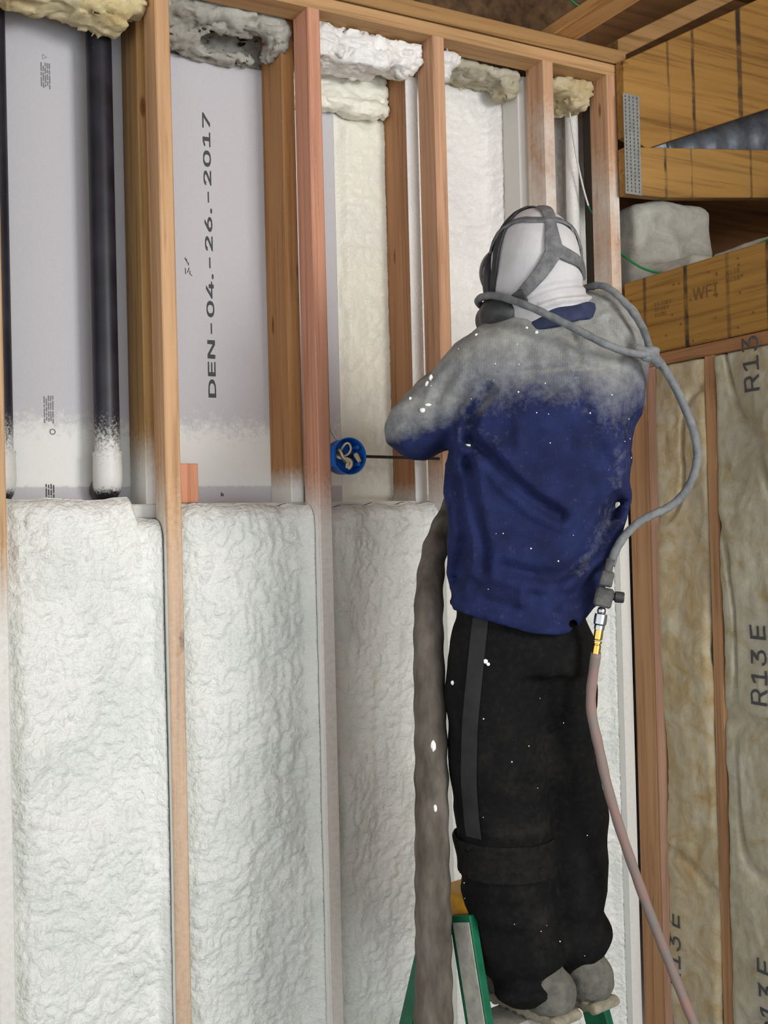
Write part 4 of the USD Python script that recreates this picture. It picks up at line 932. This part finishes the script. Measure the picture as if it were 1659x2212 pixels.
part(person, 'glove', hand(WL, (.30, .70, .55), (.85, -.25, -.3), 1), 'glove', smooth=True)
WR2 = WRR + (WRR - ELR) / np.linalg.norm(WRR - ELR) * .012
part(person, 'glove', hand(WR2, (-.92, .05, .08), (-.1, -.85, .3), 1), 'glove', smooth=True)

# ------------------------------------------------------------------ spray gun and its heated hose
gun = thing('spray_gun', 'grey foam spray gun held up in both gloved hands before the wall', 'spray gun', PB, rotz=PR)
GC = D(-.125, .315, 2.010); GA = D(-.10, .985, .06); GA /= np.linalg.norm(GA)
part(gun, 'body', join(lathe([(0, -.07), (.016, -.068), (.019, -.05), (.019, .02), (.024, .024), (.024, .05), (.018, .056), (.014, .075), (0, .075)], 24, GA, GC)), 'regulator_grey', smooth=30)
part(gun, 'nozzle', lathe([(.010, .075), (.010, .095), (.005, .110), (0, .110)], 18, GA, GC), 'steel', smooth=30)
part(gun, 'handle', tube(np.array([GC + [0, 0, -.01], GC + [0, -.012, -.05], GC + [0, -.03, -.10], GC + [0, -.036, -.115]]), [.017, .016, .0165, .017], 16), 'mask_black', smooth=40)
for s in (-1, 1): part(gun, 'hose_fitting', tube(np.array([GC + [s * .014, .03, -.015], GC + [s * .016, .02, -.04], GC + [s * .016, -.005, -.07]]), .009, 12), 'steel', smooth=30)
wh = thing('spray_hose', 'thick grey-brown spray hose sleeve hanging down left of the black trousers', 'hose', PB, rotz=PR)
wp = spline([(-.125, .30, 1.945), (-.130, .27, 1.86), (-.170, .18, 1.72), (-.214, .11, 1.62), (-.232, .05, 1.50), (-.232, .0, 1.32), (-.230, -.03, 1.12), (-.232, -.04, .92), (-.233, -.045, .76), (-.238, -.045, .58), (-.25, -.045, .36), (-.30, -.05, .16), (-.42, -.12, .055), (-.62, -.2, .05)], 220)
wr_ = np.interp(np.linspace(0, 1, 220), [0, .15, .3, .6, .75, 1], [.020, .026, .034, .040, .046, .040]); wr_ = wr_ + .0016 * np.sin(np.arange(220) * .9) + .0025 * (noise(np.c_[wp * 30], 3) - .5)
plain('sleeve_brown', (78, 71, 63), .95, c2=(112, 104, 95), scale=26, bump=.5, bscale=90, spec=.1, stretch=(1, 1, .35))
part(wh, 'sleeve', tube(wp, wr_, 22), 'sleeve_brown', smooth=True)
fl = [blob(wp[i] + [.012 * s, -wr_[i] * .95, 0], r, 300 + i, .8, 1.8) for i, s, r in ((86, .7, .007), (98, .9, .0045))]
part(wh, 'foam_fleck', join(*fl), 'fleck_white', 'white foam flecks', kind='stuff', smooth=True)

# ------------------------------------------------------------------ air line of the respirator
air = thing('air_hose', 'grey air hose looping from the respirator over the back to a valve block', 'hose', PB, rotz=PR)
def hose(name, pts, r, m, n=80, label=None):
    p = spline(pts, n); rr = r + .0004 * np.sin(np.arange(n) * 1.1); part(air, name, tube(p, rr, 14), m, label, smooth=True)
YP = (.248, -.112, 1.990)
hose('breathing_tube', [(-.095, .075, 2.140), (-.106, .04, 2.146), (-.085, -.03, 2.143), (-.056, -.07, 2.132), (.012, -.125, 2.094), (.058, -.145, 2.066), (.104, -.152, 2.038), (.169, -.146, 2.003), YP], .0080, 'hose_grey', label='hose from the left side of the mask')
hose('breathing_tube', [(.02, .12, 2.13), (.09, .085, 2.148), (.118, .03, 2.156), (.165, -.03, 2.150), (.207, -.055, 2.106), (.234, -.075, 2.058), YP], .0076, 'hose_grey', label='hose from the right side of the mask')
part(air, 'hose_joint', join(blob(YP, .016, 3, 1.2, 1.0), tube(np.array([D(*YP) + [-.03, 0, .012], D(*YP), D(*YP) + [.02, .006, -.022]]), .0115, 14)), 'hose_grey', 'wye joint', smooth=True)
hose('supply_tube', [YP, (.283, -.09, 1.953), (.321, -.065, 1.879), (.343, -.055, 1.802), (.332, -.055, 1.735), (.288, -.06, 1.681), (.232, -.075, 1.655), (.184, -.095, 1.615), (.163, -.105, 1.578), (.158, -.108, 1.560)], .0088, 'hose_grey', 120, 'long loop down to the belt')
RX = -.112
rg = part(air, 'regulator', join(xform(cbox(-.013, .013, -.012, .012, -.016, .016, .003), rotm((0, 1, 0), 14), (.148, RX, 1.534)), xform(cbox(-.018, .018, -.014, .014, -.020, .020, .004), rotm((0, 1, 0), 14), (.141, RX, 1.496)),
    lathe([(0, 0), (.0085, .0), (.0085, .03), (0, .03)], 16, (.25, 0, .97), (.150, RX, 1.545))), 'regulator_grey', 'dusty regulator valve block')
part(rg, 'knob', xform(join(lathe([(0, 0), (.008, 0), (.008, .010), (.0115, .011), (.0115, .026), (.010, .029), (0, .029)], 20, (1, 0, -.12), (0, 0, 0))), None, (.153, RX, 1.498)), 'mask_black', smooth=30)
part(air, 'coupling_ball', lathe([(0, -.009), (.006, -.008), (.0088, -.003), (.0088, .003), (.006, .008), (0, .009)], 20, (0, 0, 1), (.136, RX, 1.468)), 'steel', smooth=True)
dn = D(-.16, 0, -.987)
def along(c, prof, m, name, label=None): part(air, name, lathe([(r, h) for r, h in prof], 24, dn, c), m, label, smooth=30)
along((.135, RX, 1.462), [(0, 0), (.0125, 0), (.0130, .004), (.0130, .020), (.0105, .023), (.0105, .032), (0, .032)], 'steel', 'quick_coupler', 'steel quick coupler')
along((.1300, RX, 1.431), [(0, 0), (.0085, 0), (.0092, .002), (.0092, .020), (.0075, .022), (0, .022)], 'brass', 'hex_fitting', 'brass fitting')
along((.1265, RX, 1.407), [(0, 0), (.0088, 0), (.0088, .005), (.0070, .006), (.0070, .008), (.0085, .009), (.0085, .026), (0, .026)], 'brass', 'hex_fitting', 'brass fitting')
hose('supply_hose', [(.1225, RX, 1.383), (.1135, -.100, 1.321), (.1105, -.095, 1.263), (.122, -.09, 1.196), (.139, -.08, 1.107), (.174, -.06, .979), (.220, -.03, .835), (.267, -.005, .702), (.316, .0, .572), (.40, -.01, .36), (.50, -.04, .13), (.62, -.10, .015), (.9, -.2, .012)], .0105, 'hose_red', 140, 'faded reddish grey supply hose')

# ------------------------------------------------------------------ step ladder
CD, SD = D(-.174, .985, 0), D(.985, .174, 0)
LO = D(.568, -.644, 0)
lad = thing('step_ladder', 'green fibreglass step ladder with yellow top under the worker\'s boots', 'ladder', (LO[0], LO[1], 0))
def L_(s, c, z): return LO + SD * s + CD * c + [0, 0, z]
def bar(a, b, w, d, m, name, label=None, parent=None, wdir=None, c=.002):
    a, b = D(*a), D(*b); T = b - a; L = np.linalg.norm(T); T /= L; W = D(*(SD if wdir is None else wdir)); W = W - T * (W @ T); W /= np.linalg.norm(W); U = np.cross(T, W)
    v, f = cbox(-w / 2, w / 2, -d / 2, d / 2, 0, L, c); return part(parent or lad, name, (a + v[:, :1] * W + v[:, 1:2] * U + v[:, 2:] * T, f), m, label)
TH = .268; c6 = .0
for s in (-1, 1):
    lo, hi = L_(s * .205, c6 - .6 * TH, .01), L_(s * .160, c6 + .22 * TH, .815)
    rl = bar(lo, hi, .020, .070, 'ladder_green', 'front_rail')
    if s < 0:
        a, b = lo + (hi - lo) * .55, lo + (hi - lo) * .985; o = -SD * .0112
        bar(a + o - CD * .004, b + o - CD * .004, .0025, .052, 'ladder_metal', 'dusty_web', 'dusty pale outer face of the left rail', rl, c=.0006)
        a, b = lo + (hi - lo) * .655, lo + (hi - lo) * .72; bar(a + o * 1.25, b + o * 1.25, .0012, .048, 'label_pale', 'sticker', 'worn pale sticker', rl, c=.0003)
    bar(lo - [0, 0, .008], lo + (hi - lo) * .03, .028, .078, 'mask_black', 'rubber_foot', None, rl)
    bar(L_(s * .19, c6 + .40, .01), L_(s * .155, c6 + .155, .80), .020, .042, 'ladder_green', 'rear_leg')
for z, hw in ((.30, .182), (.60, .165)):
    cc = c6 - (.6 - z) * TH
    v, f = cbox(-hw, hw, -.05, .05, z - .022, z, .003); part(lad, 'step', (LO + v[:, :1] * SD + (v[:, 1:2] + cc) * CD + v[:, 2:] * [0, 0, 1], f), 'ladder_metal')
bar(L_(-.178, c6 + .311, .30), L_(.178, c6 + .311, .30), .02, .03, 'ladder_metal', 'rear_brace', wdir=CD)
def cap_sdf(P):
    q = P - L_(.010, c6 + .110, .800); s, c_, z = q @ SD, q @ CD, q[:, 2]; e = np.stack([np.abs(s) - .152, np.abs(c_) - .050, np.abs(z) - .038], 1)
    return np.linalg.norm(np.maximum(e, 0), axis=1) + np.minimum(e.max(1), 0) - .010
part(lad, 'top_cap', nets(cap_sdf, L_(0, .120, .800) - [.26, .2, .06], L_(0, .120, .800) + [.26, .2, .06], .008), 'ladder_yellow', 'yellow plastic top', smooth=40)
